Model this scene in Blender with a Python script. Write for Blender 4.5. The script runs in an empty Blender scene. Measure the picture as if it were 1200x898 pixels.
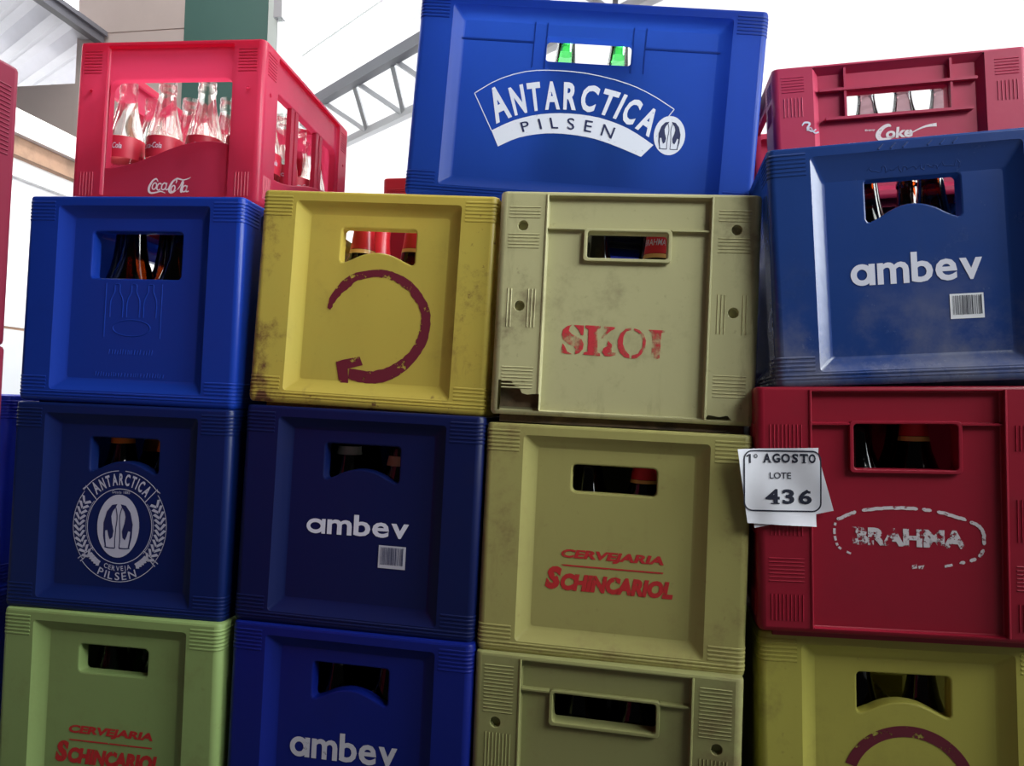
import bpy, bmesh, math, random
from mathutils import Vector, Matrix
from mathutils.geometry import tessellate_polygon

R = math.radians
scene = bpy.context.scene
col = scene.collection

# ------------------------------------------------------------------ camera
cd = bpy.data.cameras.new('camera')
cam = bpy.data.objects.new('camera', cd)
col.objects.link(cam)
yaw, pitch, roll = R(8.96), R(2.14), R(1.35)
fw = Vector((-math.sin(yaw)*math.cos(pitch), math.cos(yaw)*math.cos(pitch), math.sin(pitch)))
r0 = Vector((math.cos(yaw), math.sin(yaw), 0)); u0 = r0.cross(fw)
rv = r0*math.cos(roll)+u0*math.sin(roll); uvv = -r0*math.sin(roll)+u0*math.cos(roll)
cam.matrix_world = Matrix(((rv.x, uvv.x, -fw.x, .6037), (rv.y, uvv.y, -fw.y, -.9651), (rv.z, uvv.z, -fw.z, .6007), (0, 0, 0, 1)))
cd.sensor_width = 36; cd.lens = 858.0/1200*36; cd.clip_start = .01
scene.camera = cam

# ------------------------------------------------------------------ light
SKY_BACK, SKY_FRONT = 6.5, .02
SIDE_POWER = 17
KEY_POWER, SUN_POWER, YARD_POWER = 6.0, 4.0, 36
w = bpy.data.worlds.new('World'); scene.world = w; w.use_nodes = True
nt = w.node_tree; nt.nodes.clear()
out = nt.nodes.new('ShaderNodeOutputWorld'); bg = nt.nodes.new('ShaderNodeBackground')
tc = nt.nodes.new('ShaderNodeTexCoord'); sx = nt.nodes.new('ShaderNodeSeparateXYZ')
nt.links.new(tc.outputs['Generated'], sx.inputs[0])
lift = nt.nodes.new('ShaderNodeMath'); lift.operation = 'MULTIPLY_ADD'; lift.inputs[1].default_value = .30
nt.links.new(sx.outputs['Z'], lift.inputs[0]); nt.links.new(sx.outputs['Y'], lift.inputs[2])
side = nt.nodes.new('ShaderNodeMath'); side.operation = 'MULTIPLY_ADD'; side.inputs[1].default_value = .22
nt.links.new(sx.outputs['X'], side.inputs[0]); nt.links.new(lift.outputs[0], side.inputs[2])
m1 = nt.nodes.new('ShaderNodeMapRange'); m1.interpolation_type = 'SMOOTHSTEP'
for k, v in zip((1, 2, 3, 4), (-.05, .55, SKY_FRONT, SKY_BACK)): m1.inputs[k].default_value = v
nt.links.new(side.outputs[0], m1.inputs[0]); mx = m1
bg.inputs['Color'].default_value = (.97, .985, 1, 1)
nt.links.new(mx.outputs[0], bg.inputs['Strength']); nt.links.new(bg.outputs[0], out.inputs[0])

def lamp(name, kind, loc, target, energy, color=(1, 1, 1), **kw):
    l = bpy.data.lights.new(name, kind); l.energy = energy; l.color = color
    for k, v in kw.items(): setattr(l, k, v)
    o = bpy.data.objects.new(name, l); col.objects.link(o)
    o.location = loc; o.rotation_euler = (Vector(target)-Vector(loc)).to_track_quat('-Z', 'Y').to_euler()
    return o
lamp('sun', 'SUN', (3, 2, 4), (0, .25, 1), SUN_POWER, (1, .96, .9), angle=R(12))
lamp('added_key_light', 'AREA', (2.5, -1.7, 2.5), (.5, .1, 1.10), KEY_POWER, (.92, .98, .98), size=1.0, spread=R(44))  # added key lamp, not a known opening; its beam fades on lower crates
lamp('side_opening_daylight', 'AREA', (3.1, -.55, 1.9), (.6, .05, 1.15), SIDE_POWER, (.92, .98, 1), size=1.3, spread=R(75))
lamp('back_wall_fill', 'AREA', (-1.2, .7, 3.5), (-1.9, 2.7, 2.2), YARD_POWER, (1, .97, .95), size=1.6)  # added lamp brightening the back walls, in place of the dimmed sky

vs = scene.view_settings
vs.view_transform = 'Standard'; vs.look = 'None'; vs.gamma = 1; vs.use_curve_mapping = False; vs.exposure = 0
scene.cycles.transparent_max_bounces = 24
scene.cycles.max_bounces = 8

# ------------------------------------------------------------------ materials
def newmat(name):
    m = bpy.data.materials.new(name); m.use_nodes = True
    nt = m.node_tree; nt.nodes.clear()
    return m, nt, nt.nodes.new('ShaderNodeOutputMaterial')
def N(nt, t, **kw):
    n = nt.nodes.new(t)
    for k, v in kw.items(): setattr(n, k, v)
    return n
def mixcol(nt, fac, a, b):
    n = N(nt, 'ShaderNodeMix', data_type='RGBA')
    for i, v in ((0, fac), (6, a), (7, b)):
        if hasattr(v, 'is_linked'): nt.links.new(v, n.inputs[i])
        else: n.inputs[i].default_value = v if i == 0 else (*v, 1)
    return n.outputs[2]
def math_(nt, op, a, b=None):
    n = N(nt, 'ShaderNodeMath', operation=op)
    for i, v in enumerate((a, b)):
        if v is None: continue
        if hasattr(v, 'is_linked'): nt.links.new(v, n.inputs[i])
        else: n.inputs[i].default_value = v
    return n.outputs[0]
def maprange(nt, v, a, b, c=0., d=1.):
    n = N(nt, 'ShaderNodeMapRange'); n.interpolation_type = 'SMOOTHSTEP'
    nt.links.new(v, n.inputs[0])
    for k, x in zip((1, 2, 3, 4), (a, b, c, d)): n.inputs[k].default_value = x
    return n.outputs[0]
def noise(nt, vec, scale, detail=4, rough=.6, dist=0):
    n = N(nt, 'ShaderNodeTexNoise'); n.inputs['Scale'].default_value = scale
    n.inputs['Detail'].default_value = detail; n.inputs['Roughness'].default_value = rough
    n.inputs['Distortion'].default_value = dist
    nt.links.new(vec, n.inputs['Vector']); return n.outputs['Fac']
def objvec(nt, seed=0, stretch=(1, 1, 1)):
    t = N(nt, 'ShaderNodeTexCoord'); mp = N(nt, 'ShaderNodeMapping')
    mp.inputs['Location'].default_value = (seed*1.37, seed*.73, seed*2.1); mp.inputs['Scale'].default_value = stretch
    nt.links.new(t.outputs['Object'], mp.inputs[0]); return mp.outputs[0], t.outputs['Object']

def plastic(name, base, dirt=.2, dirtcol=(.09, .05, .03), seed=0, rough=.36, trans=.25, frame_dirt=0., dust=0., dustcol=(.30, .28, .27), fade=None, fadeamt=.4, spec=.30):
    m, nt, o = newmat(name)
    v, raw = objvec(nt, seed); vst, _ = objvec(nt, seed+3.3, (1, 1, .25))
    c = base
    if fade:
        c = mixcol(nt, math_(nt, 'MULTIPLY', maprange(nt, noise(nt, v, 5, 5), .4, .7), fadeamt), c, fade)
    smudge = maprange(nt, noise(nt, v, 11, 8, .7), .5, .78)
    streak = maprange(nt, noise(nt, vst, 24, 6, .65), .56, .8)
    speck = maprange(nt, noise(nt, v, 85, 3, .6), .64, .78)
    d = math_(nt, 'MAXIMUM', math_(nt, 'MAXIMUM', smudge, math_(nt, 'MULTIPLY', streak, .6)), math_(nt, 'MULTIPLY', speck, .5))
    amt = dirt
    s = N(nt, 'ShaderNodeSeparateXYZ'); nt.links.new(raw, s.inputs[0])
    if frame_dirt:
        ax = math_(nt, 'ABSOLUTE', s.outputs['X'])
        amt = math_(nt, 'ADD', math_(nt, 'MAXIMUM', maprange(nt, ax, .11, .135, 0, frame_dirt), maprange(nt, s.outputs['Z'], .032, .008, 0, frame_dirt*1.6)), dirt)
    d = math_(nt, 'MULTIPLY', d, amt)
    c = mixcol(nt, d, c, dirtcol)
    rr = math_(nt, 'ADD', math_(nt, 'MULTIPLY', d, .35), rough)
    if dust:
        du = math_(nt, 'MULTIPLY', maprange(nt, noise(nt, v, 7, 7, .65), .38, .68), math_(nt, 'MULTIPLY', maprange(nt, s.outputs['Z'], .17, .03), dust))
        c = mixcol(nt, du, c, dustcol)
    p = N(nt, 'ShaderNodeBsdfPrincipled')
    if hasattr(c, 'is_linked'): nt.links.new(c, p.inputs['Base Color'])
    nt.links.new(rr, p.inputs['Roughness'])
    p.inputs['Specular IOR Level'].default_value = spec
    bp = N(nt, 'ShaderNodeBump'); bp.inputs['Strength'].default_value = .10; bp.inputs['Distance'].default_value = .004
    nt.links.new(math_(nt, 'ADD', noise(nt, v, 22, 3), math_(nt, 'MULTIPLY', noise(nt, v, 220, 2), .12)), bp.inputs['Height'])
    nt.links.new(bp.outputs[0], p.inputs['Normal'])
    last = p.outputs[0]
    if trans:
        t = N(nt, 'ShaderNodeBsdfTranslucent'); nt.links.new(c, t.inputs['Color'])
        mx = N(nt, 'ShaderNodeMixShader'); mx.inputs[0].default_value = trans
        nt.links.new(last, mx.inputs[1]); nt.links.new(t.outputs[0], mx.inputs[2]); last = mx.outputs[0]
    nt.links.new(last, o.inputs[0]); return m

def ink(name, color, wear=0., scale=40, seed=0, rough=.5, soft=.06):
    m, nt, o = newmat(name)
    p = N(nt, 'ShaderNodeBsdfPrincipled'); p.inputs['Base Color'].default_value = (*color, 1); p.inputs['Roughness'].default_value = rough
    last = p.outputs[0]
    if wear:
        v, _ = objvec(nt, seed)
        f = maprange(nt, noise(nt, v, scale, 8, .7), .5+.5*(wear-.5)-soft, .5+.5*(wear-.5)+soft)
        t = N(nt, 'ShaderNodeBsdfTransparent'); mx = N(nt, 'ShaderNodeMixShader')
        nt.links.new(f, mx.inputs[0]); nt.links.new(t.outputs[0], mx.inputs[1]); nt.links.new(last, mx.inputs[2]); last = mx.outputs[0]
    nt.links.new(last, o.inputs[0]); return m

def glass(name, tint, rim, gloss=.9, refl=1.):
    m, nt, o = newmat(name)
    lw = N(nt, 'ShaderNodeLayerWeight'); lw.inputs['Blend'].default_value = .45
    c = mixcol(nt, maprange(nt, lw.outputs['Facing'], .35, .98), tint, rim)
    t = N(nt, 'ShaderNodeBsdfTransparent'); nt.links.new(c, t.inputs[0])
    g = N(nt, 'ShaderNodeBsdfGlossy'); g.inputs['Roughness'].default_value = .06; g.inputs['Color'].default_value = (gloss, gloss, gloss, 1)
    fr = N(nt, 'ShaderNodeFresnel'); fr.inputs[0].default_value = 1.5
    mx = N(nt, 'ShaderNodeMixShader'); nt.links.new(math_(nt, 'MULTIPLY', fr.outputs[0], refl), mx.inputs[0]); nt.links.new(t.outputs[0], mx.inputs[1]); nt.links.new(g.outputs[0], mx.inputs[2])
    nt.links.new(mx.outputs[0], o.inputs[0]); return m

def matte(name, color, rough=.7, nscale=0, namt=.2, trans=0, metallic=0, bump=0):
    m, nt, o = newmat(name)
    p = N(nt, 'ShaderNodeBsdfPrincipled'); p.inputs['Roughness'].default_value = rough; p.inputs['Metallic'].default_value = metallic
    p.inputs['Base Color'].default_value = (*color, 1)
    v, _ = objvec(nt, 1)
    c = None
    if nscale:
        c = mixcol(nt, maprange(nt, noise(nt, v, nscale, 6), .35, .7), color, tuple(x*(1-namt) for x in color))
        nt.links.new(c, p.inputs['Base Color'])
    if bump:
        bp = N(nt, 'ShaderNodeBump'); bp.inputs['Strength'].default_value = bump; bp.inputs['Distance'].default_value = .01
        nt.links.new(noise(nt, v, nscale or 20, 5), bp.inputs['Height']); nt.links.new(bp.outputs[0], p.inputs['Normal'])
    last = p.outputs[0]
    if trans:
        t = N(nt, 'ShaderNodeBsdfTranslucent'); t.inputs['Color'].default_value = (*color, 1)
        mx = N(nt, 'ShaderNodeMixShader'); mx.inputs[0].default_value = trans
        nt.links.new(last, mx.inputs[1]); nt.links.new(t.outputs[0], mx.inputs[2]); last = mx.outputs[0]
    nt.links.new(last, o.inputs[0]); return m

# ------------------------------------------------------------------ mesh helpers
class MB:
    def __init__(s): s.v = []; s.f = []; s.m = []; s.flat = []
    def add(s, verts, faces, m=0, flat=False):
        b = len(s.v); s.v += [tuple(x) for x in verts]
        for f in faces: s.f.append(tuple(i+b for i in f)); s.m.append(m); s.flat.append(flat)
    def box(s, a, b, m=0):
        (x0, y0, z0), (x1, y1, z1) = a, b
        s.add([(x0, y0, z0), (x1, y0, z0), (x1, y1, z0), (x0, y1, z0), (x0, y0, z1), (x1, y0, z1), (x1, y1, z1), (x0, y1, z1)],
              [(0, 3, 2, 1), (4, 5, 6, 7), (0, 1, 5, 4), (1, 2, 6, 5), (2, 3, 7, 6), (3, 0, 4, 7)], m)
    def bar(s, p, q, wd, ht=None, up=(0, 0, 1), m=0):
        p, q, up = Vector(p), Vector(q), Vector(up); d = (q-p).normalized()
        a = d.cross(up).normalized()*wd/2; b = a.cross(d).normalized()*(ht or wd)/2
        vv = [x+i*a+j*b for x in (p, q) for i, j in ((-1, -1), (1, -1), (1, 1), (-1, 1))]
        s.add(vv, [(0, 1, 2, 3), (7, 6, 5, 4), (0, 4, 5, 1), (1, 5, 6, 2), (2, 6, 7, 3), (3, 7, 4, 0)], m)
    def build(s, name, mats, parent=None, smooth=35, loc=None, center=None):
        me = bpy.data.meshes.new(name); me.from_pydata(s.v, [], s.f)
        for mt in (mats if isinstance(mats, (list, tuple)) else [mats]): me.materials.append(mt)
        for p, k, fl in zip(me.polygons, s.m, s.flat): p.material_index = k; p.use_smooth = bool(smooth) and not fl
        bm = bmesh.new(); bm.from_mesh(me)
        bmesh.ops.remove_doubles(bm, verts=bm.verts, dist=1e-6)
        bmesh.ops.recalc_face_normals(bm, faces=bm.faces)
        if center is not None and sum((f.calc_center_median()-Vector(center)).dot(f.normal)*f.calc_area() for f in bm.faces) < 0: bmesh.ops.reverse_faces(bm, faces=bm.faces)
        bm.to_mesh(me); bm.free()
        if smooth:
            fl = [p.use_smooth for p in me.polygons]; me.set_sharp_from_angle(angle=R(smooth))
            me.polygons.foreach_set('use_smooth', fl)
        o = bpy.data.objects.new(name, me); col.objects.link(o)
        if parent: o.parent = parent
        if loc: o.location = loc
        return o

def tag(o, label=None, cat=None, group=None, kind=None):
    if label: o['label'] = label
    if cat: o['category'] = cat
    if group: o['group'] = group
    if kind: o['kind'] = kind
    return o
def thing(name, label, cat, pose, group=None):
    o = bpy.data.objects.new(name, None); col.objects.link(o); o.empty_display_size = .05
    x, y, z, yw, pt, rl = pose
    o.location = (x, y, z); o.rotation_mode = 'YXZ'; o.rotation_euler = (R(-pt), R(rl), R(yw))
    return tag(o, label, cat, group)

def rect(x0, x1, z0, z1, r=0., n=4):
    if r <= 0: return [(x0, z0), (x1, z0), (x1, z1), (x0, z1)]
    L = []
    for cx, cz, a in ((x1-r, z0+r, -90), (x1-r, z1-r, 0), (x0+r, z1-r, 90), (x0+r, z0+r, 180)):
        for k in range(n+1):
            t = R(a+90*k/n); L.append((cx+r*math.cos(t), cz+r*math.sin(t)))
    return L
def arch(x0, x1, z0, z1, rise, r=.005):
    L = []
    for cx, cz, a in ((x1-r, z1-r, 0), (x0+r, z1-r, 90)):
        for k in range(5):
            t = R(a+90*k/4); L.append((cx+r*math.cos(t), cz+r*math.sin(t)))
    L += [(x0, z0+r*.8), (x0+r*.35, z0+r*.15), (x0+r, z0)]
    for k in range(1, 16):
        t = k/16; x = x0+.012+(x1-x0-.024)*t; L.append((x, z0+.002+rise*(1-(2*t-1)**2)))
    L += [(x1-r, z0), (x1-r*.35, z0+r*.15), (x1, z0+r*.8)]
    return L
def circle(cx, cz, r, n=16, rz=None): return [(cx+r*math.cos(2*math.pi*k/n), cz+(rz or r)*math.sin(2*math.pi*k/n)) for k in range(n)]
def offs(L, d):
    n = len(L); out = []
    for i in range(n):
        p0, p, p1 = (Vector(L[i-1]), Vector(L[i]), Vector(L[(i+1) % n]))
        a = (p-p0); b = (p1-p)
        a = a.normalized() if a.length > 1e-9 else b.normalized(); b = b.normalized() if b.length > 1e-9 else a
        na = Vector((-a.y, a.x)); nb = Vector((-b.y, b.x)); m = na+nb
        if m.length < 1e-6: m = na
        m.normalize(); c = max(.5, m.dot(na)); q = p+m*d/c; out.append((q.x, q.y))
    return out
def sheet(mb, outer, holes, T, d, m=0):
    loops = [outer]+list(holes)
    flat = [p for L in loops for p in L]
    tr = tessellate_polygon([[Vector((p[0], p[1], 0)) for p in L] for L in loops])
    mb.add([T(p[0], d, p[1]) for p in flat], tr, m, True)
def tube(mb, A, dA, B, dB, T, m=0):
    n = len(A); vv = [T(p[0], dA, p[1]) for p in A]+[T(p[0], dB, p[1]) for p in B]
    mb.add(vv, [(i, (i+1) % n, n+(i+1) % n, n+i) for i in range(n)], m)
def hole_rim(mb, L, d, depth, T, c=.002, m=0):
    """front loop of a hole, rounded over its edge and running back as a tunnel"""
    A = offs(L, -c); B = offs(L, -c*.3)
    tube(mb, A, d, B, d+c*.3, T, m); tube(mb, B, d+c*.3, L, d+c, T, m); tube(mb, L, d+c, L, d+depth, T, m)
    return A
def side_T(side, W, D):
    return {'front': lambda u, d, v: (u, d, v), 'back': lambda u, d, v: (-u, D-d, v),
            'right': lambda u, d, v: (W/2-d, D/2+u, v), 'left': lambda u, d, v: (-W/2+d, D/2-u, v)}[side]
def rrloop(W, D, inset, z, r, n=6):
    L = rect(-W/2+inset, W/2-inset, inset, D-inset, max(r-inset, .001), n)
    return [(x, y, z) for x, y in L]
def loft(mb, loops, corners_only=0, m=0):
    n = len(loops[0]); vv = [p for L in loops for p in L]; F = []
    for k in range(len(loops)-1):
        for i in range(n):
            if corners_only and (i % corners_only) == corners_only-1: continue
            j = (i+1) % n; F.append((k*n+i, k*n+j, (k+1)*n+j, (k+1)*n+i))
    mb.add(vv, F, m)
CR = .010   # outside corner radius
def ribs_round(mb, W, D, zs, proud=.0007, hw=.0016, reach=None):
    """thin raised ribs following the outline; all round, or only `reach` metres each side of every corner"""
    n = 6
    base = rect(-W/2, W/2, 0, D, CR, n); off = rect(-W/2-proud, W/2+proud, -proud, D+proud, CR+proud, n)
    for z in zs:
        if reach is None: loft(mb, [[(x, y, z-hw) for x, y in base], [(x, y, z-hw*.5) for x, y in off], [(x, y, z+hw*.5) for x, y in off], [(x, y, z+hw) for x, y in base]])
        else:
            for q in range(4):
                i0 = q*(n+1); seg = list(range(i0, i0+n+1))
                def ext(L, pr):
                    P = [Vector(L[i]) for i in seg]; a = (P[0]-P[1]); b = (P[-1]-P[-2])
                    d0 = {0: Vector((-1, 0)), 1: Vector((0, -1)), 2: Vector((1, 0)), 3: Vector((0, 1))}[q]
                    d1 = {0: Vector((0, 1)), 1: Vector((-1, 0)), 2: Vector((0, -1)), 3: Vector((1, 0))}[q]
                    return [P[0]+d0*reach]+P+[P[-1]+d1*reach]
                B, O = ext(base, 0), ext(off, proud)
                k = len(B); vv = [(p.x, p.y, z-hw) for p in B]+[(p.x, p.y, z-hw*.5) for p in O]+[(p.x, p.y, z+hw*.5) for p in O]+[(p.x, p.y, z+hw) for p in B]
                F = [(r_*k+i, r_*k+i+1, (r_+1)*k+i+1, (r_+1)*k+i) for r_ in range(3) for i in range(k-1)]
                F += [(0, k, 2*k, 3*k), (k-1, 4*k-1, 3*k-1, 2*k-1)]
                mb.add(vv, F)
def shell(mb, W, D, H, zfloor=.010, n=6, foot=.0035):
    L = lambda i, z: rrloop(W, D, i, z, CR, n)
    loft(mb, [L(.012, zfloor), L(.010, 0), L(foot, 0), L(.0008, .003), L(0, .006)])
    loft(mb, [L(.020, zfloor), L(.020, -.010), L(.022, -.010), L(.022, zfloor)])
    loft(mb, [L(0, .006), L(0, H-.004)], corners_only=n+1)
    loft(mb, [L(0, H-.004), L(.0012, H-.0012), L(.004, H), L(.016, H), L(.018, H-.002), L(.018, H-.012)])
_op = {}
def base_part(root, W, D, mat):
    """thick opaque crate bottom with stiffening ribs underneath"""
    if mat.name not in _op:
        m = mat.copy(); _op[mat.name] = m
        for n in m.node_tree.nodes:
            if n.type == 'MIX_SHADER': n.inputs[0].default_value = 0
            if n.type == 'BSDF_PRINCIPLED' and n.inputs['Base Color'].is_linked:      # colour darkened so undersides look shaded through the openings below
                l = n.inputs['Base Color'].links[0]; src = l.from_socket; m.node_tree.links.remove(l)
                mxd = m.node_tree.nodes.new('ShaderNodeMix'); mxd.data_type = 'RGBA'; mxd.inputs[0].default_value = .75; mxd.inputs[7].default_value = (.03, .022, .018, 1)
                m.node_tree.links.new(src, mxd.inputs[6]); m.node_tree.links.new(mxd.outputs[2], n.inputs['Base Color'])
    mb = MB(); mb.box((-W/2+.0115, .0115, .006), (W/2-.0115, D-.0115, .0105))
    for i in range(1, 4): x = -W/2+W*i/4; mb.box((x-.0012, .022, -.002), (x+.0012, D-.022, .006))
    for i in range(1, 6): y = D*i/6; mb.box((-W/2+.022, y-.0012, -.002), (W/2-.022, y+.0012, .006))
    return mb.build('base', _op[mat.name], root, 0)

def dividers(W, D, nx, ny, mat, root, z1=.13):
    mb = MB(); t = .0015
    for i in range(1, nx):
        x = -W/2+.018+(W-.036)*i/nx; mb.box((x-t, .04, .011), (x+t, D-.04, z1))
    for j in range(1, ny):
        y = .018+(D-.036)*j/ny; mb.box((-W/2+.04, y-t, .011), (W/2-.04, y+t, z1))
    return mb.build('bottle_divider', mat, root, 0)

# ---- crate with a recessed panel in every wall
def panel_crate(root, W, D, H, mat, hole='arch', topin=.012, side_hole=False, nx=4, ny=6, hz=(.0485, .0985), hx=.0545, rise=.014, band=False, cx=0.):
    body = MB(); shell(body, W, D, H)
    names = {'front': 'front_panel', 'back': 'back_panel', 'left': 'side_panel', 'right': 'side_panel'}
    for side in ('front', 'right', 'back', 'left'):
        T = side_T(side, W, D); wd = W if side in ('front', 'back') else D
        hw = wd/2-.0525; zb, zt = .0185, H-.0155
        L0 = rect(-hw, hw, zb, zt, .004, 3)
        outer = rect(-wd/2+CR, wd/2-CR, .006, H-.004)
        sheet(body, outer, [offs(L0, -.001)], T, 0)
        p = MB()
        def ins(i, it): return rect(-hw+i, hw-i, zb+i, zt-it, .004, 3)
        tube(p, offs(L0, -.001), 0, L0, .0008, T)
        tube(p, L0, .0008, ins(.004, topin*.3), .0035, T); tube(p, ins(.004, topin*.3), .0035, ins(.013, topin), .0115, T); tube(p, ins(.013, topin), .0115, ins(.0175, topin+.0035), .0128, T)
        Lp = ins(.0175, topin+.0035)
        holes = []
        if side == 'front' or side_hole:
            z1, z0 = H-hz[0], H-hz[1]
            hl = arch(-hx, hx, z0, z1, rise) if (hole == 'arch' or side != 'front') else rect(-hx, hx, z0, z1, .006)
            holes.append(hole_rim(p, hl, .0128, .018, T, .0022))
        sheet(p, Lp, holes, T, .0128)
        if band and side == 'front':      # stiffening webs behind the upper edge, seen as steps in the panel
            for xa in (-.085, -.066, .066, .085): p.box((xa-.001, .0120, H-.10), (xa+.001, .0129, H-.03))
            p.box((-hw+.012, .0117, H-.063), (-.085, .0129, H-.060)); p.box((.085, .0117, H-.063), (hw-.012, .0129, H-.060))
        p.build(names[side], mat, root, center=(0, D/2, H/2))
    ribs_round(body, W, D, [H-.010-.0052*k for k in range(6)], reach=.036)
    ribs_round(body, W, D, [.0095+.0046*k for k in range(2)], proud=.0008)
    ribs_round(body, W, D, [.020+.0052*k for k in range(4)], reach=.036)
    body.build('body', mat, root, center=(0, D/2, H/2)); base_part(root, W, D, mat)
    dividers(W, D, nx, ny, mat, root)

# ---- crate with proud ribbed corner pads and a framed handle opening
def pad_crate(root, W, D, H, mat, pads, hz=(.0485, .094), hx=.0545, hcx=0., ridge=.0475, broken=False, dirtmat=None, inner=.108):
    body = MB(); shell(body, W, D, H)
    names = {'front': 'front_panel', 'back': 'back_panel', 'left': 'side_panel', 'right': 'side_panel'}
    for side in ('front', 'right', 'back', 'left'):
        T = side_T(side, W, D); wd = W if side in ('front', 'back') else D
        hw = inner if side in ('front', 'back') else wd/2-.066
        dp = .0085
        L0 = rect(-hw, hw, .006, H-.0055, .002, 2)
        x0 = wd/2-CR
        brk = broken and side == 'front'
        Tf = T
        if brk:
            left = [(-x0, .046), (-x0+.002, .046), (-.146, .0445), (-.141, .0385), (-.1355, .0375), (-.131, .029), (-.124, .0275), (-.117, .0285), (-hw, .029)]
            right = [(hw, .006), (hw+.006, .012), (hw+.02, .010), (hw+.03, .0125), (hw+.036, .006), (x0, .004)]
            lp = left+[(-hw, H-.004), (-x0, H-.004)]; rp = right+[(x0, H-.004), (hw, H-.004)]
            polys = [lp, rp]; top = rect(-hw, hw, H-.0055, H-.004); sheet(body, top, [], T, 0)
            tube(body, left, 0, left, .003, T)
            bm_ = MB(); bm_.box((-wd/2+.012, .014, -.010), (-hw, .016, .06)); bm_.box((-hw, .012, -.010), (wd/2-.012, .014, .012)); bm_.build('gap_backing', dirtmat, root, 0)  # grimy sheet behind the break; its low strip is added to darken the gap
        else:
            polys = [rect(-x0, -hw, .006, H-.004), rect(hw, x0, .006, H-.004)]
            sheet(body, rect(-hw, hw, H-.0055, H-.004), [], T, 0)
        for sgn, poly in zip((-1, 1), polys):
            holes = []
            for kind, px, za, zb_ in pads:
                if kind == 'c' and side == 'front':
                    hl = circle(sgn*px, za, .0068); holes.append(hole_rim(body, hl, 0, .010, T, .0008)); sheet(body, hl, [], T, .010)
            sheet(body, poly, holes, T, 0)
            for kind, px, za, zb_ in pads:
                xa, xb = (hw+.010, wd/2-.014)
                if kind == 'h':
                    z = za
                    while z <= zb_:
                        A, B = (xa, xb) if sgn > 0 else (-xb, -xa)
                        if not any(k2 == 'c' and abs(z-z2) < .009 for k2, _, z2, _ in pads):
                            body.add([T(A, 0, z-.0011), T(B, 0, z-.0011), T(B, -.0010, z), T(A, -.0010, z), T(A, 0, z+.0011), T(B, 0, z+.0011)], [(0, 1, 2, 3), (3, 2, 5, 4)])
                        z += .0046
                elif kind == 'v':
                    x = xa+.002
                    while x <= xb-.002:
                        X = sgn*x
                        if not any(k2 == 'c' and abs(x-p2) < .009 and za < z2 < zb_ for k2, p2, z2, _ in pads):
                            body.add([T(X-.0011, 0, za), T(X-.0011, 0, zb_), T(X, -.0010, zb_), T(X, -.0010, za), T(X+.0011, 0, za), T(X+.0011, 0, zb_)], [(0, 1, 2, 3), (3, 2, 5, 4)])
                        x += .0046
        p = MB()
        tube(p, L0, 0, offs(L0, .0008), dp-.001, T); Lp = offs(L0, .002); tube(p, offs(L0, .0008), dp-.001, Lp, dp, T)
        z1, z0 = H-hz[0], H-hz[1]
        hl = rect(hcx-hx, hcx+hx, z0, z1, .004); ho = rect(hcx-hx-.0048, hcx+hx+.0048, z0-.0048, z1+.0038, .005)
        if side != 'front': sheet(p, Lp, [], T, dp); p.build(names[side], mat, root, center=(0, D/2, H/2)); continue
        sheet(p, Lp, [ho], T, dp)
        rim = MB()
        hi = hole_rim(rim, hl, .002, .024, T, .0012)
        oi = offs(ho, .0008); tube(rim, ho, dp, ho, .003, T); tube(rim, ho, .003, oi, .002, T); sheet(rim, oi, [hi], T, .002)
        zr = H-ridge
        for A, B in ((-hw+.001, hcx-hx-.0045), (hcx+hx+.0045, hw-.001)):
            p.add([T(A, dp, zr-.0025), T(B, dp, zr-.0025), T(B, .002, zr-.0015), T(A, .002, zr-.0015), T(B, .002, zr+.0005), T(A, .002, zr+.0005), T(B, dp, zr+.0022), T(A, dp, zr+.0022)],
                  [(0, 1, 2, 3), (3, 2, 4, 5), (5, 4, 6, 7)])
        p.build(names[side], mat, root, center=(0, D/2, H/2))
        rim.build('handle_rim', mat, root)
        # raised bead down the inner edge of both pads
        for sgn in (-1, 1):
            prof = [(-.0022, 0), (-.0012, -.0014), (.0004, -.0018), (.0014, -.0008), (.0016, .001)]
            zb0 = .029 if (brk and sgn < 0) else .006
            vv = [T(sgn*(hw+.001-a), d_, z) for z in (zb0, H-.0045) for a, d_ in prof]
            body.add(vv, [(i, i+1, 6+i, 5+i) for i in range(4)])
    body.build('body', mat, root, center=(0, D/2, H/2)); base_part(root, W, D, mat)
    dividers(W, D, 4, 6, mat, root)

# ---- ink: flat printed shapes on a face
_txt = {}
def glyphs(s, bold=0., shear=0.):
    key = (s, bold, shear)
    if key not in _txt:
        cu = bpy.data.curves.new('lettering', 'FONT'); cu.body = s; cu.size = 1; cu.offset = bold; cu.shear = shear; cu.resolution_u = 3; cu.fill_mode = 'BOTH'
        o = bpy.data.objects.new('lettering', cu); col.objects.link(o)
        dg = bpy.context.evaluated_depsgraph_get(); me = bpy.data.meshes.new_from_object(o.evaluated_get(dg))
        V = [(v.co.x, v.co.y) for v in me.vertices]; F = [tuple(p.vertices) for p in me.polygons]
        bpy.data.objects.remove(o); bpy.data.curves.remove(cu); bpy.data.meshes.remove(me)
        _txt[key] = (V, F)
    return _txt[key]
def resample(L, n):
    P_ = [Vector(p) for p in L]; Q = []
    for i in range(n+1):
        t = i/n*(len(P_)-1); a = min(int(t), len(P_)-2); f = t-a
        p0, p1, p2, p3 = P_[max(a-1, 0)], P_[a], P_[a+1], P_[min(a+2, len(P_)-1)]
        Q.append(.5*((2*p1)+(p2-p0)*f+(2*p0-5*p1+4*p2-p3)*f*f+(3*p1-p0-3*p2+p3)*f**3))
    return Q
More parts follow.
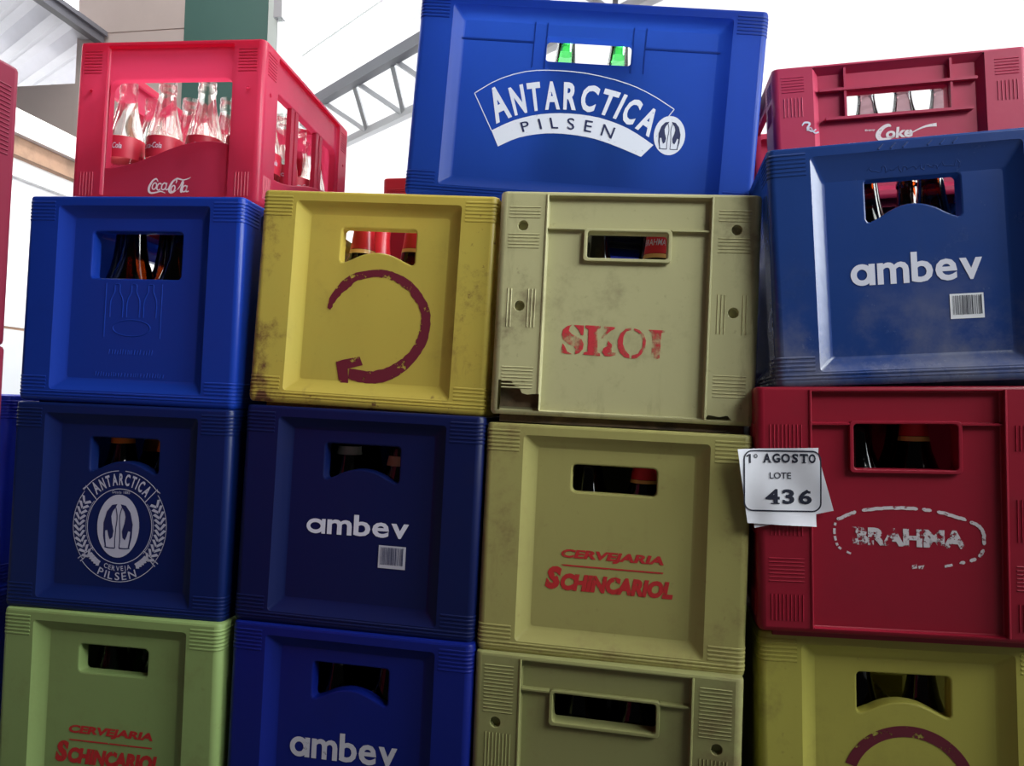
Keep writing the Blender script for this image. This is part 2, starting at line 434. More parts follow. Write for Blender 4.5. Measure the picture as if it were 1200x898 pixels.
class Ink(MB):
    def put(s, pts, faces, m=0, lift=0.): s.add([(x, -lift, z) for x, z in pts], faces, m)
    def poly(s, pts, m=0, lift=0., holes=()):
        loops = [pts]+list(holes); tr = tessellate_polygon([[Vector((p[0], p[1], 0)) for p in L] for L in loops])
        s.put([p for L in loops for p in L], tr, m, lift)
    def ring(s, cx, cz, rx, rz, wd, a0=0, a1=360, m=0, lift=0., n=64):
        P = []
        for k in range(n+1):
            t = R(a0+(a1-a0)*k/n); c, q = math.cos(t), math.sin(t)
            P += [(cx+rx*c, cz+rz*q), (cx+(rx-wd)*c, cz+(rz-wd)*q)]
        s.put(P, [(2*k, 2*k+1, 2*k+3, 2*k+2) for k in range(n)], m, lift)
    def stroke(s, pts, wd, m=0, lift=0., sub=5):
        P = [Vector(p) for p in pts]; n = len(P); W_ = list(wd) if isinstance(wd, (list, tuple)) else [wd]*n
        Q = []; WW = []
        for i in range(n-1):
            p0, p1, p2, p3 = P[max(i-1, 0)], P[i], P[i+1], P[min(i+2, n-1)]
            for k in range(sub):
                t = k/sub; Q.append(.5*((2*p1)+(p2-p0)*t+(2*p0-5*p1+4*p2-p3)*t*t+(3*p1-p0-3*p2+p3)*t**3)); WW.append(W_[i]*(1-t)+W_[i+1]*t)
        Q.append(P[-1]); WW.append(W_[-1]); V = []
        for i, q in enumerate(Q):
            d = (Q[min(i+1, len(Q)-1)]-Q[max(i-1, 0)]).normalized(); nn = Vector((-d.y, d.x))*WW[i]/2; V += [tuple(q+nn), tuple(q-nn)]
        s.put(V, [(2*i, 2*i+1, 2*i+3, 2*i+2) for i in range(len(Q)-1)], m, lift)
    def ridge(s, pts, wd, h, sub=3):
        P = [Vector(p) for p in pts]; Q = resample(pts, max(2, (len(pts)-1)*sub)) if len(pts) > 2 else P; V = []
        for i, q in enumerate(Q):
            d = (Q[min(i+1, len(Q)-1)]-Q[max(i-1, 0)]).normalized(); nn = Vector((-d.y, d.x))*wd/2
            V += [(q.x+nn.x, 0, q.y+nn.y), (q.x, -h, q.y), (q.x-nn.x, 0, q.y-nn.y)]
        n = len(Q); s.add(V, [(3*i+a, 3*i+a+1, 3*i+a+4, 3*i+a+3) for i in range(n-1) for a in (0, 1)]+[(0, 2, 1), (3*n-3, 3*n-2, 3*n-1)])
    def text(s, t, x0, z0, x1, h, m=0, lift=0., bold=.0, shear=0., ref=None, slope=0.):
        """lettering fitted to x0..x1 with the height of `ref` (default the text itself) equal to h, base at z0"""
        V, F = glyphs(t, bold, shear); rv_ = glyphs(ref, bold, 0)[0] if ref else V
        a, b = min(p[0] for p in V), max(p[0] for p in V); c, d = min(p[1] for p in rv_), max(p[1] for p in rv_)
        sx_, sz_ = (x1-x0)/(b-a), h/(d-c)
        s.put([(x0+(p[0]-a)*sx_, z0+(p[1]-c)*sz_+slope*(p[0]-a)*sx_) for p in V], F, m, lift)
    def arctext(s, t, cx, cz, r, a0, a1, h, m=0, lift=0., bold=.02, first=1., inner=False, squeeze=1., kz=1.):
        """letters standing on a circle of radius r, from angle a0 to a1 (degrees from straight up, clockwise); inner: read along the bottom"""
        ws = []
        for i, ch in enumerate(t):
            V, F = glyphs(ch, bold); a, b = min(p[0] for p in V), max(p[0] for p in V)
            ws.append((b-a)*(first if i == 0 else 1)+.14)
        tot = sum(ws); ang = 0.
        hc = glyphs('E', bold)[0]; c0, c1 = min(p[1] for p in hc), max(p[1] for p in hc)
        span = R(a1-a0); unit = span*r/tot
        for i, ch in enumerate(t):
            V, F = glyphs(ch, bold); a, b = min(p[0] for p in V), max(p[0] for p in V)
            k = first if i == 0 else 1
            mid = R(a0)+span*(ang+ws[i]/2)/tot; ang += ws[i]
            P = []
            for x, y in V:
                u = (x-(a+b)/2)*unit*k*squeeze; v_ = (y-c0)/(c1-c0)*h*k
                if not inner:
                    rr = r+v_; P.append((cx+rr*math.sin(mid)+u*math.cos(mid), cz+(rr*math.cos(mid)-u*math.sin(mid))*kz))
                else:
                    rr = r-v_+h*0; P.append((cx+rr*math.sin(mid)+u*math.cos(mid), cz-(rr*math.cos(mid)-u*math.sin(mid))*kz))
            s.put(P, F, m, lift)
    def map(s, fn): s.v = [fn(*v) for v in s.v]; return s
    def at(s, y): s.v = [(x, y0+y, z) for x, y0, z in s.v]; return s
LIFT = .0005

def penguins(k, cx, cz, rx, rz, light, dark):
    k.poly(circle(cx, cz, rx, 40, rz), light)
    q = lambda P, sg: [(cx+sg*x*rx, cz+z*rz) for x, z in P]
    for sg in (-1, 1):
        back = [(.08, .70), (.33, .66), (.56, .45), (.70, .08), (.68, -.32), (.58, -.66), (.52, -.70), (.58, -.38), (.60, -.16), (.50, -.14), (.44, -.30), (.36, -.44), (.24, -.36), (.20, -.16), (.30, .10), (.34, .30), (.28, .46), (.14, .60)]
        k.poly(q(back, sg), dark, LIFT*.5)
        k.stroke(q([(.14, .58), (.06, .28), (.10, -.1), (.12, -.45), (.10, -.70)], sg), rx*.04, dark, LIFT*.5)
        k.stroke(q([(.60, -.68), (.38, -.70), (.10, -.70)], sg), rx*.05, dark, LIFT*.5)

# ------------------------------------------------------------------ bottles
def lathe(prof, n=28):
    mb = MB(); vv = [(r*math.cos(2*math.pi*k/n), r*math.sin(2*math.pi*k/n), z) for r, z in prof for k in range(n)]
    F = [(i*n+k, i*n+(k+1) % n, (i+1)*n+(k+1) % n, (i+1)*n+k) for i in range(len(prof)-1) for k in range(n)]
    mb.add(vv, F); return mb
BEER = [(.001, .004), (.030, .001), (.0355, .004), (.0365, .010), (.0365, .148), (.0355, .160), (.0320, .176), (.0265, .192), (.0205, .210), (.0170, .230), (.0150, .250), (.0138, .266), (.0138, .268), (.0150, .270), (.0150, .275), (.0135, .277), (.0142, .284), (.0142, .287), (.0125, .288), (.0110, .286), (.0105, .270), (.0125, .245)]
SODA = [(.001, .004), (.024, .001), (.0278, .004), (.0285, .012), (.0272, .040), (.0255, .058), (.0268, .075), (.0282, .092), (.0276, .108), (.0245, .126), (.0195, .146), (.0152, .166), (.0132, .182), (.0128, .190), (.0140, .192), (.0142, .197), (.0128, .199), (.0135, .205), (.0135, .2085), (.0115, .2095), (.0100, .207), (.0098, .190)]
SODA = [(r*.99, z*.95) for r, z in SODA]
def prof_r(prof, z):
    for (r0, z0), (r1, z1) in zip(prof, prof[1:]):
        if z0 <= z <= z1 and z1 > z0: return r0+(r1-r0)*(z-z0)/(z1-z0)
    return prof[0][0]
_bm = {}
def bottle_mesh(kind, mat):
    if (kind, mat.name) not in _bm:
        o = lathe(BEER if kind == 'beer' else SODA).build('bottle', mat, smooth=60); _bm[(kind, mat.name)] = o.data
        bpy.data.objects.remove(o)
    return _bm[(kind, mat.name)]
def band(prof, z0, z1, mat, name, parent, eps=.0004, a0=0, a1=360, n=28, lower=None):
    zs = [z0+(z1-z0)*k/6 for k in range(7)]; mb = MB(); vv = []
    for z in zs:
        for k in range(n+1):
            t = R(a0+(a1-a0)*k/n); r = prof_r(prof, z)+eps; vv.append((r*math.cos(t), r*math.sin(t), z))
    mb.add(vv, [(i*(n+1)+k, i*(n+1)+k+1, (i+1)*(n+1)+k+1, (i+1)*(n+1)+k) for i in range(6) for k in range(n)])
    return mb.build(name, mat, parent, smooth=60)

def place_bottle(crate_root, lx, ly, kind, glassmat, label, group, labels=(), words=None, zf=.011, spin=0):
    """a bottle standing on the floor of a crate; labels: (z0, z1, material, part name)"""
    name = 'beer_bottle' if kind == 'beer' else 'soda_bottle'
    prof = BEER if kind == 'beer' else SODA
    M = crate_root.matrix_basis
    o = bpy.data.objects.new(name, None if labels else bottle_mesh(kind, glassmat)); col.objects.link(o)
    o.matrix_world = M @ Matrix.Translation((lx, ly, zf)) @ Matrix.Rotation(R(spin), 4, 'Z')
    tag(o, label, 'bottle', group)
    if labels:
        g = bpy.data.objects.new('glass', bottle_mesh(kind, glassmat)); col.objects.link(g); g.parent = o
        for z0, z1, mt, nm in labels: lb = band(prof, z0, z1, mt, nm, o)
        if words:
            t, z0, z1, aw, mt = words; k = Ink(); k.text(t, -aw/2, z0, aw/2, z1-z0, bold=.01, shear=.2)
            r = prof_r(prof, (z0+z1)/2)+.0008
            k.map(lambda x, y, z: (r*math.sin(x/r), -r*math.cos(x/r), z)); k.build('label_lettering', mt, lb, 0)
    return o

# ------------------------------------------------------------------ setting
concrete = matte('concrete', (.040, .043, .040), .8, 4, .35, bump=.3)
cladding = matte('beige_cladding', (.68, .57, .53), .6, 2, .08)
greenpaint = matte('green_paint', (.085, .19, .165), .5, 2, .1)
palegreen = matte('pale_paint', (.78, .86, .82), .5)
whitepaint = matte('white_paint', (.86, .86, .85), .5, 3, .05)
greypaint = matte('grey_paint', (.55, .57, .58), .5, 3, .05)
wood = matte('raw_wood', (.36, .21, .13), .7, 18, .35)
steel = matte('grey_steel', (.20, .20, .23), .5)
lightsteel = matte('pale_steel', (.55, .55, .58), .5)
roofmat = matte('translucent_roofing', (.79, .79, .80), .5, trans=.55)
tinmat = matte('galvanised_roofing', (.72, .72, .75), .42, 6, .12, trans=.5)

def struct(name, mb, mat, smooth=35):
    return tag(mb.build(name, mat, None, smooth), kind='structure')
mb = MB(); mb.box((-6, -4, -.12), (5, 9, -.0135)); struct('floor', mb, concrete)

def corrugated(name, P0, d, n, la0, la1, ln, pitch, amp, mat, slope=0.):
    """sheet with ribs along d, spreading along n from the edge line through P0"""
    P0, d, n = Vector(P0), Vector(d).normalized(), Vector(n).normalized()
    mb = MB(); k = int(ln/pitch*8); vv = []
    for i in range(k+1):
        s = ln*i/k; ph = 2*math.pi*s/pitch; z = amp*max(-.55, min(.55, math.sin(ph)))/.55
        for a in (la0, la1):
            p = P0+d*a+n*s; vv += [(p.x, p.y, p.z+z+slope*s), (p.x, p.y, p.z+z+slope*s+.004)]
    F = []
    for i in range(k):
        b = 4*i; F += [(b, b+4, b+6, b+2), (b+1, b+3, b+7, b+5)]
    F += [(0, 2, 3, 1), (4*k, 4*k+1, 4*k+3, 4*k+2)]
    mb.add(vv, F); return struct(name, mb, mat, 0)
RD, RN = (-.793, .609, 0), (.609, .793, 0)
corrugated('ceiling', (-1.27, 3.27, 2.9), RD, RN, -5.5, 5.0, 7.5, .26, .022, roofmat)
corrugated('ceiling.001', (-2.30, 1.9, 2.62), (-.87, .49, 0), (0, 1, 0), 0, 4.5, 4.6, .24, .02, tinmat)
mb = MB(); mb.box((-2.315, 1.5, 2.56), (-2.27, 2.585, 2.625)); mb.box((-2.27, 1.5, 2.60), (-2.25, 2.585, 2.625)); struct('trim_1', mb, steel)
# lattice girder under the near edge of the roof
mb = MB(); d = Vector(RD).normalized(); c0 = Vector((-1.26, 3.66, 2.80))
mb.bar(c0-d*4.5, c0+d*3.2, .06, .075)
struct('trim_2', mb, steel)
mb = MB(); c1 = c0+Vector((.16, .21, -.22))
mb.bar(c1-d*4.5, c1+d*3.2, .05, .05)
for k in range(-9, 7):
    a = c0+d*(k*.45); b = c1+d*(k*.45+.22)
    mb.bar(a, b, .028); mb.bar(b, c0+d*(k*.45+.45), .028)
struct('trim_3', mb, lightsteel)
# building corner behind: beige cladding, green panel
mb = MB()
mb.box((-2.45, 2.6, 2.632), (-1.803, 2.9, 4.2)); mb.box((-2.44, 2.606, 2.618), (-1.803, 2.9, 2.632)); mb.box((-2.45, 2.6, 0), (-1.803, 2.9, 2.618))
mb.box((-2.83, 2.61, 0), (-2.45, 2.9, 2.36))
struct('wall_back', mb, cladding)
mb = MB(); mb.box((-1.80, 2.595, 0), (-1.318, 2.9, 4.2)); struct('wall_back.001', mb, greenpaint)
mb = MB(); mb.box((-1.318, 2.60, 0), (-1.265, 2.9, 4.2)); struct('trim_4', mb, palegreen)
mb = MB(); mb.box((-1.262, 2.55, 2.63), (-1.215, 2.6, 4.2)); mb.box((-1.250, 2.57, 2.30), (-1.246, 2.574, 2.63)); mb.box((-1.224, 2.57, 2.45), (-1.221, 2.573, 2.63))
struct('trim_5', mb, lightsteel)
# white wall on the left with a timber beam along its head
mb = MB(); mb.box((-1.31, .35, 1.425), (-1.276, 2.5, 1.50)); struct('trim_6', mb, whitepaint)
mb = MB(); mb.box((-1.40, .35, 1.365), (-1.30, 2.5, 1.425)); struct('trim_7', mb, wood)
mb = MB(); mb.box((-1.40, .35, .829), (-1.33, 2.5, 1.365)); mb.box((-1.33, .35, 1.30), (-1.305, 2.5, 1.335)); struct('wall_left', mb, whitepaint)
mb = MB(); mb.box((-1.40, .35, -.0135), (-1.33, 2.5, .820)); struct('wall_left.001', mb, greypaint)
mb = MB(); mb.box((-1.40, .35, .820), (-1.336, 2.5, .829)); struct('trim_8', mb, wood)

# ------------------------------------------------------------------ crate materials
BR = (.10, .055, .030)
P = dict(
 A1=plastic('red_translucent_plastic', (.62, .048, .115), .10, (.25, .02, .03), 1, .30, .6, spec=.5),
 A2=plastic('blue_plastic_smooth', (.008, .040, .33), .10, (.01, .015, .10), 2, .33, .15),
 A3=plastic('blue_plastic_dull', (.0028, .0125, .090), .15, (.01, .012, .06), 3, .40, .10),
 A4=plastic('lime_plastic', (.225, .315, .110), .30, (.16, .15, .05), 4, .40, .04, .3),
 B1=plastic('yellow_plastic', (.55, .42, .075), .25, (.15, .065, .03), 5, .36, .2, 1.4, fade=(.52, .46, .09)),
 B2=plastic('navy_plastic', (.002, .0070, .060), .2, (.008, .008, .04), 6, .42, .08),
 B3=plastic('deep_blue_plastic', (.0035, .011, .16), .15, (.008, .01, .06), 7, .38, .08),
 C0=plastic('bright_blue_plastic', (.020, .072, .40), .08, (.01, .02, .12), 8, .34, .6),
 C1=plastic('cream_yellow_plastic', (.47, .44, .23), .50, BR, 9, .42, .10, .35),
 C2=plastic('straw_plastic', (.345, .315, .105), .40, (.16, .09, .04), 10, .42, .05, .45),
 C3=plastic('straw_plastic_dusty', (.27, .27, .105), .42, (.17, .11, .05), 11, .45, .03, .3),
 D1=plastic('scuffed_blue_plastic', (.013, .045, .20), .20, (.012, .02, .06), 12, .25, .12, dust=.45, spec=.5),
 D2=plastic('dark_red_plastic', (.28, .009, .026), .22, (.12, .012, .018), 13, .38, .02),
 D3=plastic('olive_yellow_plastic', (.43, .39, .075), .34, (.18, .13, .04), 14, .40, .03, .35),
 D0=plastic('pink_red_plastic', (.41, .022, .072), .14, (.3, .05, .06), 15, .45, .07, fade=(.46, .04, .09)),
 E=plastic('crimson_plastic', (.13, .012, .028), .16, (.1, .012, .02), 16, .45, .0, spec=.15),
 F=plastic('royal_blue_plastic', (.015, .035, .42), .12, (.01, .015, .10), 17, .36, .15),
 G=plastic('faded_red_plastic', (.52, .03, .04), .2, (.2, .02, .02), 18, .4, .25),
)
grime = matte('brown_grime', (.13, .085, .04), .8, 40, .6)
white_ink = ink('white_ink', (.62, .62, .72), .0)
white_worn = ink('worn_white_ink', (.66, .66, .76), .36, 55, 2)
white_scuffed = ink('scuffed_white_ink', (.62, .55, .58), .30, 160, 3, soft=.05)
red_ink = ink('red_ink', (.46, .020, .022), .26, 90, 4, soft=.04)
stencil_red = ink('red_stencil_paint', (.50, .025, .035), .40, 45, 5, soft=.14)
maroon_ink = ink('maroon_ink', (.13, .009, .022), .30, 60, 6, soft=.02)
navy_ink = ink('navy_ink', (.006, .012, .075))
black_ink = ink('black_ink', (.010, .012, .030))
paper = matte('white_paper', (.84, .84, .90), .75, 25, .05, trans=.15)
amber = glass('amber_glass', (.30, .095, .018), (.02, .006, .002))
amber_dark = glass('dark_amber_glass', (.13, .05, .02), (.01, .004, .002))
green_glass = glass('green_glass', (.50, .92, .56), (.01, .38, .10))
green_deep = glass('deep_green_glass', (.28, .70, .30), (.03, .20, .05))
clear = glass('clear_glass', (.97, .97, .96), (.80, .77, .75), refl=.3)
def refractive(name, tint, share):
    m, nt, o = newmat(name)
    a = N(nt, 'ShaderNodeBsdfTransparent'); a.inputs[0].default_value = (*tint, 1)
    g = N(nt, 'ShaderNodeBsdfGlass'); g.inputs['Color'].default_value = (*tint, 1); g.inputs['IOR'].default_value = 1.25; g.inputs['Roughness'].default_value = .03
    mx = N(nt, 'ShaderNodeMixShader'); mx.inputs[0].default_value = share
    nt.links.new(a.outputs[0], mx.inputs[1]); nt.links.new(g.outputs[0], mx.inputs[2]); nt.links.new(mx.outputs[0], o.inputs[0]); return m
clear = refractive('clear_bottle_glass', (.98, .97, .95), .6)
clear_old = glass('dusty_clear_glass', (.60, .48, .50), (.22, .15, .16))
foil_red = matte('red_neck_foil', (.62, .02, .03), .3)
foil_gold = matte('gold_neck_foil', (.75, .42, .12), .3)
label_orange = matte('orange_label', (.95, .30, .03), .5)
label_white = matte('pale_label', (.34, .31, .27), .5)
label_tan = matte('tan_label', (.55, .36, .20), .5)
label_blue = matte('blue_label', (.03, .18, .55), .5)
label_red = matte('red_label', (.55, .02, .05), .5)

POSE = dict(
 A1=(-.0966, .0349, .9012, 2.29, .15, .84), A2=(-.1208, -.0008, .5964, .89, -.55, 1.24), A3=(-.1251, -.0021, .2927, .93, -.36, .87), A4=(-.1223, -.0096, -.0061, -.15, -.15, .41),
 B1=(.2417, .0102, .5991, 2.16, .12, 2.39), B2=(.2341, .0009, .2930, -.59, .04, 1.60), B3=(.2306, -.0043, -.0053, -1.20, -.24, 1.19),
 C0=(.5208, .1300, .9121, 5.21, -1.61, 3.95), C1=(.5944, .0115, .5916, 2.53, .41, 1.53), C2=(.5826, -.0005, .2765, -1.24, .27, 1.37), C3=(.5772, -.0094, -.0126, -2.37, -.46, .90),
 D1=(.9600, -.0176, .6461, -1.72, .13, -3.06), D2=(.9418, -.0148, .3392, -1.29, -.61, -1.20), D3=(.9535, .0086, .0240, -.27, .64, -1.06))
WH = dict(A1=(.3061, .2516), A2=(.3445, .3053), A3=(.3452, .3021), A4=(.3451, .3007), B1=(.3427, .3036), B2=(.3460, .3030), B3=(.3459, .2997), C0=(.5260, .3105),
          C1=(.3470, .3036), C2=(.3446, .3039), C3=(.3412, .2924), D1=(.3437, .3020), D2=(.3463, .3018), D3=(.3485, .3085))
DEEP = .515
ROOT = {}
def beer(key, label, **kw):
    r = thing('beer_crate', label, 'crate', POSE[key], 'stacked beer crates'); ROOT[key] = r
    W, H = WH[key]
    panel_crate(r, W, kw.pop('D', DEEP), H, P[key], **kw); return r
def padbeer(key, label, pads, **kw):
    r = thing('beer_crate', label, 'crate', POSE[key], 'stacked beer crates'); ROOT[key] = r
    W, H = WH[key]; pad_crate(r, W, DEEP, H, P[key], pads, **kw); return r

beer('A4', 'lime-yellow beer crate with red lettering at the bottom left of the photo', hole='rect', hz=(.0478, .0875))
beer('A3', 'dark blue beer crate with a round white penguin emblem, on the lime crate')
beer('A2', 'plain blue beer crate with faint embossing, under the red crate of clear bottles', hole='rect', hz=(.050, .120), hx=.072, side_hole=True)
beer('B3', 'deep blue beer crate at the photo bottom, under the navy barcode crate')
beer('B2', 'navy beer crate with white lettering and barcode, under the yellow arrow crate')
beer('B1', 'yellow beer crate printed with a circular maroon arrow, dirty side edges')
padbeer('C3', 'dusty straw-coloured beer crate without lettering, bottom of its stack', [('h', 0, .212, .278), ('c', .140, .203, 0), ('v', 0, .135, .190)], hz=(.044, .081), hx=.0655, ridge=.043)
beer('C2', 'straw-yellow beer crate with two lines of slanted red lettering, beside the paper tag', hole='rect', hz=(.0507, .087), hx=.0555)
padbeer('C1', 'cream-yellow beer crate with red stencilled lettering and a broken lower left corner', [('h', 0, .226, .284), ('c', .141, .256, 0), ('v', 0, .118, .170), ('c', .1405, .1465, 0), ('h', 0, .036, .068)], hz=(.0525, .0885), hx=.0535, ridge=.049, broken=True, dirtmat=grime)
beer('C0', 'bright blue beer crate with white banner logo, lengthways on top of two yellow crates', D=.345, hole='rect', hz=(.0515, .0885), hx=.0655, side_hole=True, nx=6, ny=4, band=True, topin=.014)
beer('D3', 'olive-yellow beer crate with the top of a maroon ring, under the dark red crate')
padbeer('D2', 'dark red beer crate with a worn white oval logo, beside the paper lot tag', [('v', 0, .225, .255), ('v', 0, .118, .168), ('h', 0, .062, .092), ('v', 0, .014, .046)], hz=(.0458, .1008), hx=.0585, ridge=.0455)
beer('D1', 'scuffed blue beer crate with white lettering and barcode, tilted on the dark red crate', topin=.026, hz=(.0455, .0990), rise=.018)

# ------------------------------------------------------------------ printing on the crates
PY = .0128-.0006    # just proud of a recessed panel
PP = .0085-.0006
def mm(L): return [(x/1000, z/1000) for x, z in L]
def ambev(k, x0, x1, zb, h, slope=0):
    wd = x1-x0; xh = .70*h; st = .145*h*1.3      # round one-storey a, then m b e v
    rx = .088*wd; cx = x0+rx; cz = zb+xh/2
    P_ = []; n = 40
    for j in range(n+1):
        t = 2*math.pi*j/n; P_ += [(cx+rx*math.cos(t), cz+xh*.51*math.sin(t)), (cx+(rx-st)*math.cos(t), cz+(xh*.51-st*.95)*math.sin(t))]
    k.put(P_, [(2*j, 2*j+1, 2*j+3, 2*j+2) for j in range(n)])
    k.poly(rect(cx+rx-st*.72, cx+rx+st*.28, zb, zb+xh), 0, .00005)
    x = cx+rx+st*.28+.018*wd
    ws = dict(m=.292, b=.196, e=.196, v=.205); tot = sum(ws.values()); sp = (x1-x-.018*wd*3)/tot
    for ch in 'mbev':
        V, F = glyphs(ch, .022); a, b = min(p[0] for p in V), max(p[0] for p in V); c, d = min(p[1] for p in V), max(p[1] for p in V)
        hh = h if ch == 'b' else xh*(1.02 if ch in 'me' else 1.0)
        k.put([(x+(p[0]-a)/(b-a)*ws[ch]*sp, zb+(p[1]-c)/(d-c)*hh) for p in V], F); x += ws[ch]*sp+.018*wd
    k.v = [(X, Y, Z+slope*(X-x0)) for X, Y, Z in k.v]
def barcode(root, x0, z0, w_, h_, mats, y):
    k = Ink(); k.poly(rect(x0, x0+w_, z0, z0+h_), 0); rnd = random.Random(4)
    x = x0+w_*.08
    while x < x0+w_*.92:
        b = rnd.choice((.0004, .0006, .0011)); k.poly(rect(x, min(x+b, x0+w_*.94), z0+h_*.16, z0+h_*.93), 1, LIFT); x += b+rnd.choice((.0005, .0007, .0012))
    k.at(y); return k.build('barcode_sticker', mats, root, 0)

# round arrow on the yellow crate
k = Ink()
o_ = mm([(-67.9, 139.2), (-65.5, 152.3), (-57.7, 166.7), (-45.3, 181.3), (-30.3, 190.6), (-8.4, 195.4), (11.4, 196.6), (31.6, 192.0), (52.1, 181.1), (68.6, 164.8), (80.5, 144.1), (83.5, 123.1), (80.9, 99.6), (70.6, 77.9), (54.6, 58.0), (33.9, 43.0), (10.3, 35.6), (-11.8, 35.9), (-29.9, 40.2)])
i_ = mm([(-63.1, 136.2), (-54.3, 152.8), (-37.7, 169.8), (-25.1, 180.0), (-7.6, 185.1), (12.3, 185.4), (28.0, 181.2), (46.4, 170.2), (60.7, 153.8), (68.9, 137.2), (70.1, 120.3), (66.6, 103.1), (57.1, 83.5), (40.8, 67.8), (21.9, 57.1), (0.2, 52.2), (-28.8, 54.1)])
nrd = 90
rnd = random.Random(3); A_, B_ = resample(o_, nrd), resample(i_, nrd); V = []
for a, b in zip(A_, B_):
    dv = (a-b).normalized(); V += [tuple(a+dv*rnd.uniform(-.0006, .0006)), tuple(b+dv*rnd.uniform(-.0011, .0011))]
k.put(V, [(2*i, 2*i+1, 2*i+3, 2*i+2) for i in range(nrd)])
k.poly(mm([(-49.1, 62.6), (-38.7, 66.4), (-15.0, 72.0), (-9.7, 60.2), (-31.0, 54.0), (-28.8, 31.7), (-38.0, 29.0), (-43.7, 39.3)]), 0, .0001)
k.at(PY).build('printed_arrow', maroon_ink, ROOT['B1'], 0)

# ring of the same arrow on the olive crate
k = Ink(); k.ring(.004, .122, .078, .0755, .0135, -95, 160, n=80); k.poly(mm([(-49, 62), (-38, 66), (-15, 72), (-10, 60), (-31, 54), (-29, 32), (-38, 29), (-44, 39)]), 0, .0001)
k.at(PY).build('printed_arrow', maroon_ink, ROOT['D3'], 0)

# ambev crates
k = Ink(); ambev(k, -.076, .073, .1275, .029, .012); k.at(PY).build('printed_lettering', white_ink, ROOT['B2'], 0)
barcode(ROOT['B2'], .0315, .0875, .039, .031, (ink('dull_sticker', (.45, .45, .52)), navy_ink), PY)
k = Ink(); ambev(k, -.0765, .0735, .1235, .038, .004); k.at(PY).build('printed_lettering', white_ink, ROOT['D1'], 0)
barcode(ROOT['D1'], .0350, .0765, .0375, .0305, (ink('sticker_white', (.72, .72, .76)), black_ink), PY)
k = Ink(); ambev(k, -.083, .072, .120, .038, .005); k.at(PY).build('printed_lettering', ink('grey_white_ink', (.50, .50, .56), .2, 60), ROOT['B3'], 0)
def emblem(root, cx, cz, r, kz, mats, y, full=True):
    k = Ink(); Z = lambda a: a*kz
    def arc(rad, wd, a0, a1): k.ring(cx, cz, rad, Z(rad), wd, a0, a1)
    penguins(k, cx-.002, cz, .435*r, .565*r*kz, 0, 1)
    arc(.675*r, .0011, 0, 360)
    if full:
        arc(r, .0010, 40, 86); arc(r, .0010, 94, 142)
        k.arctext('ANTARCTICA', cx, cz, .735*r, -44, 44, .21*r, bold=.03, first=1.12, squeeze=1.0, kz=kz)
        for sg in (-1, 1):
            pol = lambda rad, deg: (cx+sg*rad*math.sin(R(deg)), cz+kz*rad*math.cos(R(deg)))
            k.stroke([pol(.66*r, 48), pol(1.02*r, 47)], .0012); k.stroke([pol(1.0*r, 47), pol(1.02*r, 52)], .0012)
            for j in range(11):      # wheat ear: pairs of leaves
                a = 56+j*7.0
                for rr, da in ((.77, 5.5), (.91, 5.5)):
                    mid = .84*r; p, q = pol(mid, a+5.5), pol(rr*r, a); e1 = pol((rr+.055)*r, a+1.2) if rr > .84 else pol((rr-.055)*r, a+1.2); e2 = pol(mid+(.012*r if rr > .84 else -.012*r), a+8.5)
                    k.poly([p, q, e1, e2])
            arc(.97*r, .0009, (180-130) if False else (-42 if sg > 0 else 142), (38 if sg > 0 else 222)); arc(.70*r, .0007, (-42 if sg > 0 else 142), (38 if sg > 0 else 222))
            k.stroke([pol(.66*r, 128), pol(1.04*r, 127)], .0013); k.stroke([pol(.80*r, 131), pol(1.03*r, 131)], .0012)
            for j in range(5):
                a = 131+j*4; k.poly([pol(.80*r, a), pol(.86*r, a+1), pol(.83*r, a+5), pol(.775*r, a+4)]); k.poly([pol(.80*r, a), pol(.74*r, a+1), pol(.74*r, a+5), pol(.785*r, a+4)])
        arc(1.0*r, .0010, 222, 318)
        k.arctext('CERVEJA', cx, cz, .80*r, -22, 22, .085*r, bold=.01, inner=True, kz=kz, squeeze=.9)
        k.arctext('PILSEN', cx, cz, .965*r, -27, 27, .135*r, bold=.008, inner=True, kz=kz, squeeze=.85)
        k.text('Desde 1885', cx-.014, cz+.585*r*kz, cx+.014, .004)
    k.at(y); return k.build('printed_emblem', mats, root, 0)
emblem(ROOT['A3'], -.0015, .1255, .0768, 1.055, (ink('emblem_white', (.44, .44, .55)), navy_ink), PY)
k = Ink(); penguins(k, .006, .048, .036, .054, 0, 1)
for sg in (-1, 1):
    for j in range(5): k.poly([(-.006+.012+sg*(.052+.004*j), .088-.016*j), (.006+sg*(.064+.003*j), .098-.016*j), (.006+sg*(.062+.003*j), .082-.016*j), (.006+sg*(.056+.003*j), .074-.016*j)])
k.at(PY).build('printed_emblem', (ink('dim_white_ink', (.42, .42, .48), .25, 60), navy_ink), ROOT['B3'], 0)

# banner logo on the upper blue crate
k = Ink(); W0 = (.5259, .3105)
def cpt(x0, z0, r, a): return (x0+r*math.sin(R(a)), z0+r*math.cos(R(a)))
def bow(pts, n=18): return [tuple(q) for q in resample(pts, n)]
top = bow([(-.1695, .1649), (-.135, .188), (-.092, .2035), (-.0472, .2076), (.005, .2055), (.060, .195), (.100, .180), (.1365, .1597)])
mid = bow([(-.1382, .1092), (-.105, .127), (-.065, .139), (-.0215, .1429), (.025, .1395), (.070, .126), (.110, .1035)])
low = bow([(-.1260, .0850), (-.095, .101), (-.055, .110), (-.0185, .1110), (.020, .107), (.058, .0965), (.0930, .0842)])
k.stroke(top, .0013, sub=1); k.stroke([top[0], mid[0]], .0013, sub=1); k.stroke([top[-1], (.128, .147)], .0013, sub=1)
k.put([p for ab in zip(mid, low) for p in ab], [(2*i, 2*i+1, 2*i+3, 2*i+2) for i in range(18)])
